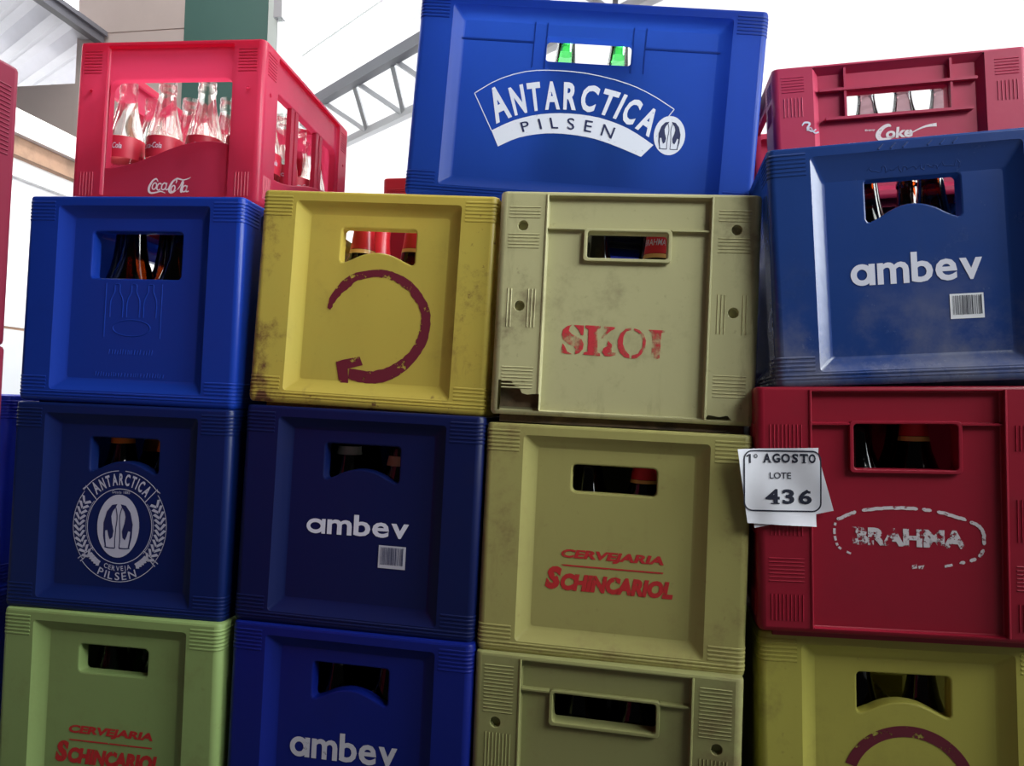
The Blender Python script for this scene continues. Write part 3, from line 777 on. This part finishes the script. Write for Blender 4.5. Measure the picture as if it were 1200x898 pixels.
def along(path, t):
    t = max(0, min(1, t))*(len(path)-1); a = min(int(t), len(path)-2); f = t-a; return Vector(path[a])*(1-f)+Vector(path[a+1])*f
def banner(word, m, p_low, p_up, lo, hi, t0, t1, bold, first=1., lift=0., gap=.16, sq=1.):
    hc = glyphs('E', bold)[0]; c0_, c1_ = min(p[1] for p in hc), max(p[1] for p in hc)
    ws = []
    for i, ch in enumerate(word):
        V = glyphs(ch, bold)[0]; ws.append((max(p[0] for p in V)-min(p[0] for p in V))*(first if i == 0 else 1)+gap)
    tot = sum(ws); acc = 0
    for i, ch in enumerate(word):
        V, F = glyphs(ch, bold); a = min(p[0] for p in V); kk = first if i == 0 else 1; Q = []
        for x, y in V:
            t = t0+(t1-t0)*(acc+gap/2+(x-a)*kk)/tot; v_ = (y-c0_)/(c1_-c0_); v_ = lo+(hi-lo)*(v_*kk if kk > 1 else v_)
            Q.append(tuple(along(p_low, t)*(1-v_)+along(p_up, t)*v_))
        acc += ws[i]; k.put(Q, F, m, lift)
banner('ANTARCTICA', 0, mid, top, .09, .74, .05, .955, .036, first=1.22)
banner('PILSEN', 1, low, mid, .24, .78, .17, .80, .004, lift=LIFT, gap=.55)
penguins(k, .1328, .1195, .0235, .0298, 0, 1)
k.at(PY).build('printed_logo', (ink('clean_white_ink', (.70, .72, .82), .16, 200, 4, soft=.03), navy_ink), ROOT['C0'], 0)

# red lettering of the yellow crates
def schinc(root, y, x0=-.065, x1=.0685, dx=0, z=0):
    k = Ink()
    k.text('CERVEJARIA', x0+dx, .1265+z, x1+dx, .0145, bold=.045, shear=.18)
    k.poly([(x0+dx, .1205+z), (x0+.004+dx, .1185+z), (x1+dx-.001, .1185+z), (x1+dx, .1205+z)])
    k.text('S', x0-.020+dx, .0868+z, x0+.0015+dx, .0305, bold=.065, shear=.18); k.text('CHINCARIOL', x0+.0005+dx, .0868+z, x1+.013+dx, .0225, bold=.065, shear=.18)
    k.at(y).build('printed_lettering', red_ink, root, 0)
schinc(ROOT['C2'], PY); schinc(ROOT['A4'], PY, dx=0, z=-.004)
k = Ink()
for pl in ([(-68.4,124.7),(-75.1,122.5),(-80.2,117.7),(-81.7,110.8),(-79.6,104.0),(-74.1,99.7),(-66.4,95.9),(-62.5,91.8),(-62.6,85.0),(-57.0,86.7),(-52.7,92.2),(-51.8,99.1),(-54.7,105.0),(-60.9,108.6),(-68.6,112.1),(-72.6,116.5),(-71.3,121.1)],
 [(-66.1,124.3),(-52.6,124.1),(-52.7,111.2),(-56.2,111.0),(-59.1,117.8),(-63.8,121.8)], [(-80.2,99.4),(-76.9,95.0),(-73.6,88.3),(-66.7,84.8),(-73.5,85.0),(-81.1,86.2)],
 [(-50.8,124.5),(-30.0,124.2),(-30.2,121.2),(-34.0,120.0),(-33.0,88.5),(-29.2,87.1),(-29.3,83.8),(-51.6,85.0),(-51.4,87.7),(-46.2,89.1),(-46.3,119.0),(-50.6,121.1)],
 [(-25.5,123.9),(-11.2,123.3),(-11.5,120.8),(-17.0,117.9),(-24.9,110.0),(-30.6,103.7),(-30.0,107.5),(-23.6,116.1),(-21.5,119.5),(-25.3,120.9)],
 [(-19.9,104.9),(-14.0,99.8),(-14.3,89.5),(-8.7,89.2),(-9.2,85.7),(-16.3,83.9),(-23.0,84.3),(-27.0,89.5),(-25.0,94.8),(-20.6,97.3)],
 [(10.5,123.5),(3.1,121.7),(-3.4,115.4),(-6.7,106.2),(-6.7,97.1),(-3.0,88.9),(3.2,83.6),(9.9,82.4),(9.3,87.2),(3.5,93.0),(0.2,101.2),(0.5,111.0),(4.0,118.0),(9.9,120.1)],
 [(13.5,122.9),(21.0,120.9),(27.2,115.1),(30.5,106.9),(29.7,97.1),(25.3,88.6),(18.9,82.8),(12.2,82.0),(12.7,86.6),(20.8,89.2),(25.7,97.7),(26.4,106.7),(23.5,114.9),(14.4,119.9)],
 [(33.2,121.7),(40.4,121.6),(55.2,121.5),(54.6,118.9),(50.2,117.8),(49.2,84.3),(45.6,82.7),(38.0,86.1),(38.6,109.5),(37.6,117.0)]): k.poly(mm(pl))
k.at(PP).build('stencilled_lettering', stencil_red, ROOT['C1'], 0)

# worn oval logo on the dark red crate
k = Ink(); k.text('BRAHMA', -.0600, .1085, .0680, .0215, bold=.055, slope=-.012); 
k.at(PP).build('worn_printed_lettering', ink('flaked_white_ink', (.58, .53, .56), .50, 75, 9, soft=.035), ROOT['D2'], 0)
k = Ink()
arc = mm([(-77.6,138.2),(-60.5,146.2),(-46.2,150.4),(-21.5,153.5),(2.9,154.1),(23.7,152.8),(40.8,149.9),(57.7,144.9),(74.5,138.9),(82.8,133.6),(86.8,123.7),(85.3,105.3),(77.1,95.8),(63.5,90.7),(43.1,85.6)])
rs = resample(arc, 120); rnd = random.Random(8); run = []
for i, q in enumerate(rs):
    if i in (13, 14, 15, 40, 47, 48, 66, 92, 101, 108, 109, 114, 115):
        if len(run) > 1: k.stroke(run, [.0016]+[.0040]*(len(run)-2)+[.0016], sub=1)
        run = []
    else: run.append(tuple(q+Vector((rnd.uniform(-.0004, .0004), rnd.uniform(-.0004, .0004)))))
k.stroke(run, .0030, sub=1)
rs = resample(mm([(-79.4,134.3),(-80.8,123.8),(-79.1,112.5),(-75.3,104.1),(-62.0,97.0)]), 40); run = []
for i, q in enumerate(rs):
    if i in (5, 6, 14, 21, 22, 28, 33, 34, 35):
        if len(run) > 1: k.stroke(run, .0028, sub=1)
        run = []
    else: run.append(tuple(q))
k.stroke(run, .0025, sub=1)
k.at(PP).build('worn_printed_oval', white_scuffed, ROOT['D2'], 0)
k = Ink()
k.poly(mm([(7.1,85.6),(12.3,86.8),(13.1,82.2),(7.4,81.0)])); k.poly(mm([(14.0,85.0),(20.9,86.2),(19.1,81.5),(14.8,81.3)]))
k.at(PP).build('worn_printed_dashes', white_scuffed, ROOT['D2'], 0)

# faint moulded relief on the plain blue crate: three bottle outlines in a frame and two rows of small marks
k = Ink()
for cx in (-.028, -.001, .026):
    k.ridge([(cx-.010, .128), (cx-.010, .152), (cx-.004, .166), (cx-.004, .176), (cx+.004, .176), (cx+.004, .166), (cx+.010, .152), (cx+.010, .128)], .0024, .0007)
k.ridge([(-.002+.030*math.cos(R(j*15)), .112+.012*math.sin(R(j*15))) for j in range(25)], .0024, .0007); k.ridge([(-.046, .178), (-.046, .098)], .0022, .0007); k.ridge([(.044, .178), (.044, .098)], .0022, .0007)
k.at(.0128); k.build('moulded_emblem', P['A2'], ROOT['A2'], 0)
k = Ink(); rnd = random.Random(11)
for z, x0, x1, h in ((.073, -.036, .034, .008), (.040, -.056, .054, .007)):
    k = Ink(); x = x0
    while x < x1:
        w_ = rnd.uniform(.0012, .0034); k.ridge([(x, z), (x+w_*.4, z+h*rnd.uniform(.7, 1))], .0018, .0007); x += w_+rnd.uniform(.0012, .003)
    k.at(.0128); k.build('moulded_marks', P['A2'], ROOT['A2'], 0)
# faint moulded relief across the head of the tilted blue crate
k = Ink(); rnd = random.Random(5)
for s in (0, .056):
    k = Ink()
    for j in range(3): k.ridge([(-.040+.014*j+s, .2895), (-.034+.014*j+s, .2955)], .0026, .0011)
    k.at(0).build('moulded_dashes', P['D1'], ROOT['D1'], 0)
k = Ink(); x = -.05
pts = [(-.052+.0018*j+.0012*math.sin(j*2.3), .2660+.0042*math.sin(j*1.35)*(.5+.5*math.cos(j*.55))+.0012*math.sin(j*.7)) for j in range(61)]
k.ridge(pts, .0018, .00035, 2)
k.v = [(X, Y+.0115-.0075*(Z-.2605)/.0175, Z) for X, Y, Z in k.v]; k.at(0).build('moulded_script', P['D1'], ROOT['D1'], 0)

# ------------------------------------------------------------------ red soda crate with open wave-edged windows
def wave_window(x0, x1, zt, zl, zr, r=.012, n=20):
    L = []
    for cx, cz, a in ((x1-r, zt-r, 0), (x0+r*1.4, zt-r*1.4, 90)):
        rr = r if a == 0 else r*1.4
        for k in range(6): t = R(a+90*k/5); L.append((cx+rr*math.cos(t), cz+rr*math.sin(t)))
    for k in range(n+1):
        t = k/n; s = .5-.5*math.cos(math.pi*min(1, t/.82)); dip = 0 if t < .82 else -.006*((t-.82)/.18)**2
        L.append((x0+(x1-x0)*t, zl+(zr-zl)*s+dip))
    return L
def open_crate(root, W, D, H, mat):
    body = MB(); shell(body, W, D, H)
    for side in ('front', 'right', 'back', 'left'):
        T = side_T(side, W, D); wd = W if side in ('front', 'back') else D
        hw = wd/2-.049; x0 = wd/2-CR
        L0 = rect(-hw, hw, .012, H-.007, .003, 2)
        holes = []
        for sg in (-1, 1):
            hl = circle(sg*(wd/2-.025), .175, .0032, 10); holes.append(hole_rim(body, hl, 0, .006, T, .0006)); sheet(body, hl, [], T, .006)
        sheet(body, rect(-x0, x0, .006, H-.004), [L0]+holes, T, 0)
        for sg in (-1, 1):
            A, B = (hw+.008, wd/2-.012) if sg > 0 else (-wd/2+.012, -hw-.008)
            for k in range(8):
                z = H-.016-.0048*k; body.add([T(A, 0, z-.001), T(B, 0, z-.001), T(B, -.0009, z), T(A, -.0009, z), T(A, 0, z+.001), T(B, 0, z+.001)], [(0, 1, 2, 3), (3, 2, 5, 4)])
            for k in range(5):
                x = A+.004+.005*k; body.add([T(x-.001, 0, .012), T(x-.001, 0, .048), T(x, -.0009, .048), T(x, -.0009, .012), T(x+.001, 0, .012), T(x+.001, 0, .048)], [(0, 1, 2, 3), (3, 2, 5, 4)])
        p = MB(); dp = .006
        tube(p, L0, 0, offs(L0, .001), dp-.001, T); Lp = offs(L0, .002); tube(p, offs(L0, .001), dp-.001, Lp, dp, T)
        wz = wave_window(-hw+.003, hw-.003, H-.058, .057, .0985)
        hr = hole_rim(p, wz, dp, .012, T, .002)
        sheet(p, Lp, [hr], T, dp)
        if side != 'front':
            for u in ((-.062, -.045, .045, .062) if wd > .32 else (-.055, -.04, .04, .055)):
                zb = .057+.0415*(.5-.5*math.cos(math.pi*min(1, (u+hw)/(2*hw)/.82)))-.004
                c = [T(u-.006, dp+.001, zb), T(u+.006, dp+.009, H-.056)]
                p.box([min(a, b) for a, b in zip(*c)], [max(a, b) for a, b in zip(*c)])
        p.build({'front': 'front_panel', 'back': 'back_panel'}.get(side, 'side_panel'), mat, root, center=(0, D/2, H/2))
    body.build('body', mat, root, center=(0, D/2, H/2)); base_part(root, W, D, mat)
    dividers(W, D, 4, 5, mat, root, .085)
r = thing('soda_crate', 'red open-sided soda crate holding clear glass bottles, on the plain blue crate', 'crate', POSE['A1'], 'red crates'); ROOT['A1'] = r
A1D = .37
open_crate(r, .3038, A1D, .2519, P['A1'])
k = Ink()
def script_word(k, ox, oz, s):
    q = lambda L: [(ox+x*s, oz+z*s) for x, z in mm(L)]
    k.stroke(q([(-11.6,35.0),(-14.7,39.2),(-20.1,36.3),(-24.5,29.0),(-25.9,23.2),(-24.8,19.1),(-20.4,17.2),(-13.2,18.4),(-6.4,20.0),(1.4,17.2)]), [x*s for x in (.001, .0022, .0028, .0034, .0036, .0032, .0028, .0022, .0020, .0008)])
    for cx, cz, a, b in ((-17.0, 28.0, 3.4, 5.0), (-9.2, 27.0, 3.4, 5.2), (-1.6, 27.6, 3.6, 5.2), (13.4, 24.2, 3.0, 4.8), (32.0, 24.2, 3.2, 4.8)):
        t0, t1 = (40, 320) if cx == -9.2 else (0, 360)
        P_ = [(cx+a*math.cos(R(t0+(t1-t0)*j/12))+.22*b*math.sin(R(t0+(t1-t0)*j/12)), cz+b*math.sin(R(t0+(t1-t0)*j/12))) for j in range(13)]
        k.stroke(q(P_), .0019*s, sub=2)
    k.stroke(q([(3.0, 33), (1.6, 24), (3.4, 22.4), (5.6, 24)]), .0019*s)
    k.stroke(q([(36.2, 29), (34.6, 21), (36, 19.6), (38.8, 20.6)]), .0019*s)
    k.stroke(q([(17.6,32.4),(18.8,36.2),(17.4,38.6),(12.4,35.1),(8.2,27.4),(7.2,21.6),(9.5,18.0),(14.6,19.0),(18.6,22)]), [x*s for x in (.001, .002, .0024, .0028, .0034, .0034, .0028, .002, .001)])
    k.stroke(q([(14.6,37.6),(19.0,39.6),(24.5,38.6),(29.5,37.6),(36.2,39.2),(41.1,41.6)]), [x*s for x in (.001, .0024, .0022, .0018, .0016, .0006)])
    k.stroke(q([(20.4, 22.6), (24.6, 28), (28.0, 35.2), (29.0, 33.5), (26.4, 21), (27.6, 19.0), (29, 21)]), [x*s for x in (.0010, .0014, .0020, .0030, .0034, .0020, .001)])
script_word(k, 0, 0, 1)
k.at(.0054).build('printed_lettering', ink('pinkish_white_ink', (.80, .66, .70)), r, 0)

# ------------------------------------------------------------------ old red soda crate, upper right
D0W, D0H, D0D = .378, .2235, .305
r = thing('soda_crate', 'old red soda crate with white script on top of the tilted blue crate', 'crate', (1.0255, .252, .9505, -.4, 0, -2.6), 'red crates'); ROOT['D0'] = r
body = MB(); shell(body, D0W, D0D, D0H)
for side in ('front', 'right', 'back', 'left'):
    T = side_T(side, D0W, D0D); wd = D0W if side in ('front', 'back') else D0D
    x0 = wd/2-CR; hw = wd/2-.062
    L0 = rect(-hw, hw, .012, D0H-.0045, .002, 2)
    sheet(body, rect(-x0, x0, .006, D0H-.004), [L0], T, 0)
    for sg in (-1, 1):
        A, B = (hw+.014, wd/2-.014) if sg > 0 else (-wd/2+.014, -hw-.014)
        for k_ in range(6):
            z = D0H-.018-.0048*k_; body.add([T(A, 0, z-.001), T(B, 0, z-.001), T(B, -.0009, z), T(A, -.0009, z), T(A, 0, z+.001), T(B, 0, z+.001)], [(0, 1, 2, 3), (3, 2, 5, 4)])
        for k_ in range(6):
            x = A+.003+.0055*k_; body.add([T(x-.001, 0, D0H-.083), T(x-.001, 0, D0H-.052), T(x, -.0009, D0H-.052), T(x, -.0009, D0H-.083), T(x+.001, 0, D0H-.083), T(x+.001, 0, D0H-.052)], [(0, 1, 2, 3), (3, 2, 5, 4)])
    p = MB(); dp = .011
    Lp = offs(L0, .010 if side == 'front' else .004); tube(p, L0, 0, Lp, dp, T)
    if side == 'back': sheet(p, Lp, [], T, dp)
    elif side == 'front':
        hl = rect(-.0745, .0765, D0H-.0865, D0H-.0455, .004); sheet(p, Lp, [hole_rim(p, hl, dp, .016, T, .0015)], T, dp)
        for z, a, b in ((D0H-.0425, -hw+.010, hw-.010), (D0H-.0895, -hw+.018, hw-.018)):
            c = [T(a, .001, z-.0022), T(b, dp+.002, z+.0022)]; p.box([min(i, j) for i, j in zip(*c)], [max(i, j) for i, j in zip(*c)])
        for x in (-.0775, .0795):
            c = [T(x-.0018, .003, D0H-.0915), T(x+.0018, dp+.002, D0H-.006)]; p.box([min(i, j) for i, j in zip(*c)], [max(i, j) for i, j in zip(*c)])
    else:
        hl = rect(-hw+.008, hw-.008, .024, D0H-.020, .006); sheet(p, Lp, [hole_rim(p, hl, dp, .010, T, .0015)], T, dp)
    p.build({'front': 'front_panel', 'back': 'back_panel'}.get(side, 'side_panel'), P['D0'], r, center=(0, D0D/2, D0H/2))
body.build('body', P['D0'], r, center=(0, D0D/2, D0H/2)); base_part(r, D0W, D0D, P['D0'])
dividers(D0W, D0D, 6, 4, P['D0'], r, .09)
k = Ink(); zt = .0955
k.stroke([(-.0095, .1165), (-.0125, .1190), (-.0200, .1165), (-.0275, .1085), (-.0285, .1015), (-.0235, .0965), (-.0135, .0975), (-.004, .1010)], [.0020, .0050, .0055, .0075, .0075, .0060, .0040, .0020])
k.text('oke', -.0175, .0975, .0225, .0175, bold=.035, shear=.10)
k.stroke([(.0170, .1020), (.0300, .1085), (.0440, .1130), (.0580, .1140)], [.0012, .0020, .0036, .0058])
k.text('Enjoy', -.0480, .1115, -.0330, .0035, bold=.02)
k.at(.0104).build('printed_lettering', ink('chalky_white_ink', (.72, .62, .66), .25, 200, 3), r, 0)
k = Ink(); k.stroke([(-.146, .125), (-.142, .130), (-.134, .128), (-.138, .120), (-.130, .115), (-.124, .119)], [.001, .003, .0032, .0028, .0026, .001]); k.stroke([(-.139, .117), (-.133, .121), (-.127, .112), (-.121, .113)], .0022)
k.at(-.0006).build('worn_printed_mark', white_worn, r, 0)

# ------------------------------------------------------------------ crates at the left edge and behind
def edge_stack():
    t = thing('wooden_pallet', 'small timber pallet on the floor under the crates at the left edge', 'pallet', (-.232, -.80, -.0135, 0, 0, .6))
    for y in (.0, .23, .46):
        mb = MB(); mb.box((-.17, y, 0), (.165, y+.06, .045)); mb.build('bearer', wood, t, 0)
    for i in range(4):
        mb = MB(); mb.box((-.17+.0866*i, 0, .045), (-.17+.0866*i+.075, .52, .064)); mb.build('board', wood, t, 0)
    z = .051
    for i, lab in enumerate(('crimson crate on the pallet at the left edge, lowest of three', 'crimson crate at the left edge, middle one of three', 'crimson crate cut off by the left edge of the photo, top one of three')):
        r = thing('beer_crate', lab, 'crate', (-.2325+.0007*i, -.80, z, 0, 0, .4), 'crimson crates at the left edge')
        pad_crate(r, .345, .53, .3035, P['E'], [('h', 0, .205, .280), ('v', 0, .02, .06)], hz=(.045, .085)); z += .3035
edge_stack()
r = thing('beer_crate', 'royal blue crate at the left edge of the photo, beside the dark blue stack', 'crate', (-.535, .05, .3045, 1, 0, .6), 'blue crates at the left edge')
panel_crate(r, .345, .45, .3035, P['F'])
r = thing('beer_crate', 'lower blue crate at the left edge, supporting the royal blue one', 'crate', (-.535, .05, -.012, 1, 0, .6), 'blue crates at the left edge')
panel_crate(r, .345, .45, .3155, P['F'])
# second stack behind the yellow crate: only a corner of its red top crate shows
z0 = -.0125
gd = []
for i in range(4):
    lab = ('faded red crate peeping out behind the yellow crate, beside the bright blue one' if i == 3 else 'faded red crate hidden behind the yellow stack, under the one peeping out')
    r = thing('soda_crate', lab, 'crate', (.203, .66, z0, 0, 0, 0), 'red crates behind the stacks')
    pad_crate(r, .345, .34, .287, P['G'], [('h', 0, .19, .26)]); z0 += .2875

def rear_stack(x, y, n, colour, mat, where):
    z = -.0125
    for i in range(n):
        lab = f'{colour} crate in the rear row {where}, ' + ('top of its stack' if i == n-1 else 'under the top one')
        r = thing('beer_crate', lab, 'crate', (x, y, z, 0, 0, 0), 'rear row crates'); z += .3035
        panel_crate(r, .345, .345, .303, mat)
rear_stack(.585, .58, 4, 'blue', P['F'], 'behind the cream-yellow stack')
rear_stack(.945, .58, 3, 'dark blue', P['A3'], 'behind the right stack')
rear_stack(-.15, .60, 2, 'blue', P['F'], 'behind the leftmost full stack')

# ------------------------------------------------------------------ bottles
def fill(key, where, front, back, D=DEEP, glassmat=amber, H=None):
    """front: [(x, labels, label text)], bottles seen just inside the handle opening; back: the dim row behind"""
    for x, labs, mat, txt in front:
        place_bottle(ROOT[key], x, .064, 'beer', mat or glassmat, txt+' in '+where, 'bottles in '+where, labs)
    for x, labs in back:
        place_bottle(ROOT[key], x, .146, 'beer', glassmat, 'bottle in the second row inside '+where, 'bottles in '+where, labs)
FULL = (.196, .2875)
neck = lambda m, a=.205, b=.2875: ((a, b, m, 'neck_label'),)
fill('B1', 'the arrow crate', [(-.0395, neck(foil_red, .222)+((.2155, .2215, foil_gold, 'gold_band'),), None, 'amber bottle with red neck label, left at opening'), (.0395, neck(foil_red, .226)+((.220, .2255, foil_gold, 'gold_band'),), None, 'amber bottle with red neck label, right at opening')],
     [(-.118, neck(foil_red)), (-.0395, neck(foil_red, .20)), (.0395, neck(foil_red, .20)), (.118, neck(foil_red, .20))])
fill('A2', 'the plain blue crate', [(-.0395, (), None, 'amber bottle, left at opening'), (.0395, ((.255, .2870, label_blue, 'neck_label'),), None, 'amber bottle with a blue neck label, right at opening')],
     [(-.118, ()), (-.0395, ()), (.0395, ()), (.118, ())])
fill('A3', 'the round-emblem crate', [(-.0395, ((.232, .262, label_orange, 'neck_label'),), None, 'dark bottle with a high orange neck label, left at opening'), (.0395, ((.222, .244, label_orange, 'neck_label'),), None, 'dark bottle with a low orange neck label, right at opening')],
     [(-.0395, ((.215, .26, label_orange, 'neck_label'),)), (.0395, ()), (.118, ())], glassmat=amber_dark)
fill('A4', 'the lime crate', [(-.0395, (), None, 'green bottle, left at opening'), (.0395, (), None, 'green bottle, right at opening')], [(-.0395, ()), (.0395, ())], glassmat=green_deep)
fill('B2', 'the navy barcode crate', [(-.0395, ((.226, .238, label_white, 'neck_label'),), None, 'dark bottle with a pale neck label, left at opening'), (.0395, ((.214, .228, label_tan, 'neck_label'),), None, 'dark bottle with a tan neck label, right at opening')],
     [(-.0395, ()), (.0395, ())], glassmat=amber_dark)
fill('B3', 'the deep blue bottom crate', [(-.0395, neck(foil_red, .258), None, 'dark bottle with red foil top, left at opening'), (.0395, (), None, 'dark bottle, right at opening')], [(0, ())], glassmat=amber_dark)
fill('C1', 'the stencilled cream crate', [(-.0395, (), amber_dark, 'dark bottle, left at opening')], [(-.0395, ()), (.0395, ())], glassmat=amber_dark)
place_bottle(ROOT['C1'], .0440, .064, 'beer', amber_dark, 'bottle with red neck label, at opening in the stencilled cream crate', 'bottles in the stencilled cream crate',
             ((.216, .222, foil_gold, 'gold_band'), (.2225, .2875, foil_red, 'neck_label')), ('BRAHMA', .234, .243, .034, white_ink), spin=-20)
fill('C2', 'the slanted-lettering straw crate', [(-.0395, (), None, 'dark bottle, left at opening'), (.0395, neck(foil_red, .224)+((.219, .2235, foil_gold, 'gold_band'),), None, 'dark bottle with red neck foil, right at opening')], [(-.0395, ()), (.0395, ())], glassmat=amber_dark)
fill('C3', 'the dusty bottom crate', [(-.0395, (), None, 'dark bottle, left at opening'), (.0395, (), None, 'dark bottle, right at opening')], [(0, ())], glassmat=amber_dark)
fill('D1', 'the tilted scuffed crate', [(-.0395, (), None, 'amber bottle, left at opening'), (.0395, (), None, 'amber bottle, right at opening')], [(-.0395, ()), (.0395, ()), (.118, ())])
fill('D2', 'the dark red crate', [(-.0395, (), None, 'dark bottle, left at opening'), (.0300, neck(foil_red, .229)+((.2225, .2285, foil_gold, 'gold_band'),), None, 'dark bottle with red foil top, right at opening')], [(-.0395, ()), (.0395, ())], glassmat=amber_dark)
fill('D3', 'the olive crate', [(-.0395, (), None, 'dark bottle, left at opening'), (.0395, (), None, 'dark bottle, right at opening')], [], glassmat=amber_dark)
for x, s in ((-.0365, 'left'), (.0475, 'right')):
    place_bottle(ROOT['C0'], x, .062, 'beer', green_glass, f'bright green bottle, {s} of the two seen through the bright blue crate handle', 'green bottles in the bright blue crate')
# clear bottles in the red open crate
nx, ny = 4, 5
for j in range(ny):
    for i in range(nx):
        x = -.3038/2+.018+(.3038-.036)*(i+.5)/nx; y = .018+(A1D-.036)*(j+.5)/ny
        if j == 0:
            lab = ('first', 'second', 'third', 'fourth')[i]+' clear bottle from the left in the front row of the red open crate'
        elif i == nx-1: lab = ('', 'second', 'third', 'fourth', 'fifth')[j]+' clear bottle back along the open right side of the red crate'
        else: lab = 'clear glass bottle standing behind the front row inside the red open crate'
        front = j == 0 or i == nx-1
        place_bottle(ROOT['A1'], x, y, 'soda', clear, lab, 'clear bottles in the red open crate', ((.070, .104, label_red, 'label'),) if front else (),
                     ('Coca-Cola', .083, .092, .034, white_ink) if front else None, spin=(-10 if j == 0 else 40))
for i in range(6):
    x = -.378/2+.018+(.378-.036)*(i+.5)/6
    lab = ('first', 'second', 'third', 'fourth', 'fifth', 'sixth')[i]+' clear bottle from the left inside the old red crate'
    place_bottle(ROOT['D0'], x, .062, 'soda', clear_old, lab, 'clear bottles in the old red crate')

# ------------------------------------------------------------------ paper lot tag
TX, TZ, TS = -.197, .2244, .135e-3
def tp(x, y): return (TX+(x-65)*TS, TZ-(y-115)*TS)
def curl(x, z):
    y = -.0042
    a = max(0, -.168-x)/.03; y -= .0065*a*a
    b = max(0, .152-z)/.03; y -= .010*b*b*(.4+.6*max(0, (x+.19)/.08))
    y -= .0014*math.sin((x+z*.6)*70)
    return y
def sheet_of_paper(name, outline, mat, parent, off, cell=.004, sag=1.):
    xs = [p[0] for p in outline]; zs = [p[1] for p in outline]
    nx_, nz_ = 26, 28; q = outline      # four-sided sheet: TL, TR, BR, BL
    V = []; F = []
    for s in (0, 1):
        for j in range(nz_+1):
            for i in range(nx_+1):
                a, b = i/nx_, j/nz_
                top_ = Vector(q[0])*(1-a)+Vector(q[1])*a; bot = Vector(q[3])*(1-a)+Vector(q[2])*a; pnt = top_*(1-b)+bot*b
                V.append((pnt.x, curl(pnt.x, pnt.y)*sag+off+s*.00025, pnt.y))
    n1 = (nx_+1)*(nz_+1); g = lambda i, j, s: s*n1+j*(nx_+1)+i
    for j in range(nz_):
        for i in range(nx_):
            F += [(g(i, j, 0), g(i+1, j, 0), g(i+1, j+1, 0), g(i, j+1, 0)), (g(i, j, 1), g(i, j+1, 1), g(i+1, j+1, 1), g(i+1, j, 1))]
    for i in range(nx_): F += [(g(i, 0, 0), g(i, 0, 1), g(i+1, 0, 1), g(i+1, 0, 0)), (g(i, nz_, 0), g(i+1, nz_, 0), g(i+1, nz_, 1), g(i, nz_, 1))]
    for j in range(nz_): F += [(g(0, j, 0), g(0, j+1, 0), g(0, j+1, 1), g(0, j, 1)), (g(nx_, j, 0), g(nx_, j, 1), g(nx_, j+1, 1), g(nx_, j+1, 0))]
    mb = MB(); mb.add(V, F); return mb.build(name, mat, parent, 60)
tg = thing('lot_tag', 'white paper lot tag with black rounded frame, stuck on the dark red crate', 'tag', POSE['D2'])
front = sheet_of_paper('front_sheet', [tp(65, 115), tp(775, 98), tp(748, 808), tp(152, 792)], paper, tg, 0)
sheet_of_paper('back_sheet', [tp(120, 150), tp(770, 140), tp(905, 665), tp(215, 838)], paper, tg, .0030, .35)
k = Ink()
def quad(L, m=0): k.poly([tp(*p) for p in L], m)
# frame
fr = rect(118, 798, 124, 682, 82, 10)
fr = [tuple(Vector(fr[i])*(1-j/12)+Vector(fr[(i+1) % len(fr)])*(j/12)) for i in range(len(fr)) for j in range(12 if (Vector(fr[i])-Vector(fr[(i+1) % len(fr)])).length > 50 else 1)]
fo = [tp(x, y) for x, y in fr]; fi = [tp(x, y) for x, y in offs(fr, 13)]
k.put([p for ab in zip(fo, fi) for p in ab], [(2*i, 2*i+1, (2*i+3) % (2*len(fo)), (2*i+2) % (2*len(fo))) for i in range(len(fo))])
def word(t, x0, y0, x1, y1, bold, shear=0., ref=None):
    a, b = tp(x0, y1), tp(x1, y0); k.text(t, a[0], a[1], b[0], b[1]-a[1], bold=bold, shear=shear, ref=ref)
quad([(168, 243), (186, 243), (186, 160), (168, 160)]); quad([(145, 190), (168, 178), (168, 160), (145, 174)]); k.ring(*tp(230, 178), .0022, .0024, .0010)
def serif_word(letters, y0, y1, bold, sw):
    """each letter: (char, x0, x1, slabs) ; slabs in fractions of the letter box (x, y up, width, height)"""
    for ch, x0, x1, slabs in letters:
        word(ch, x0, y0, x1, y1, bold)
        for sx0, sy0, sw_, sh_ in slabs:
            a = x0+(x1-x0)*sx0; b = a+(x1-x0)*sw_; c = y1-(y1-y0)*sy0; d_ = c-(y1-y0)*sh_
            quad([(a, c), (b, c), (b, d_), (a, d_)])
serif_word([('A', 298, 366, [(-.10, 0, .42, .07), (.66, 0, .46, .07)]), ('G', 380, 444, [(.62, .36, .5, .07)]), ('O', 456, 532, []), ('S', 548, 600, [(.86, .62, .10, .36), (.02, 0, .10, .34)]), ('T', 616, 684, [(.22, 0, .56, .07), (0, .72, .10, .26), (.90, .72, .10, .26)]), ('O', 690, 750, [])], 154, 238, .035, 0)
word('LOTE', 352, 326, 540, 384, .012)
serif_word([('4', 312, 438, [(.38, 0, .60, .08)]), ('3', 462, 566, [(.0, .72, .20, .16), (.0, .10, .20, .18)]), ('6', 604, 716, [(.70, .74, .20, .16)])], 478, 613, .03, 0)
k.map(lambda x, y, z: (x, curl(x, z)-.0006, z))
k.build('printed_lettering', black_ink, front, 0)
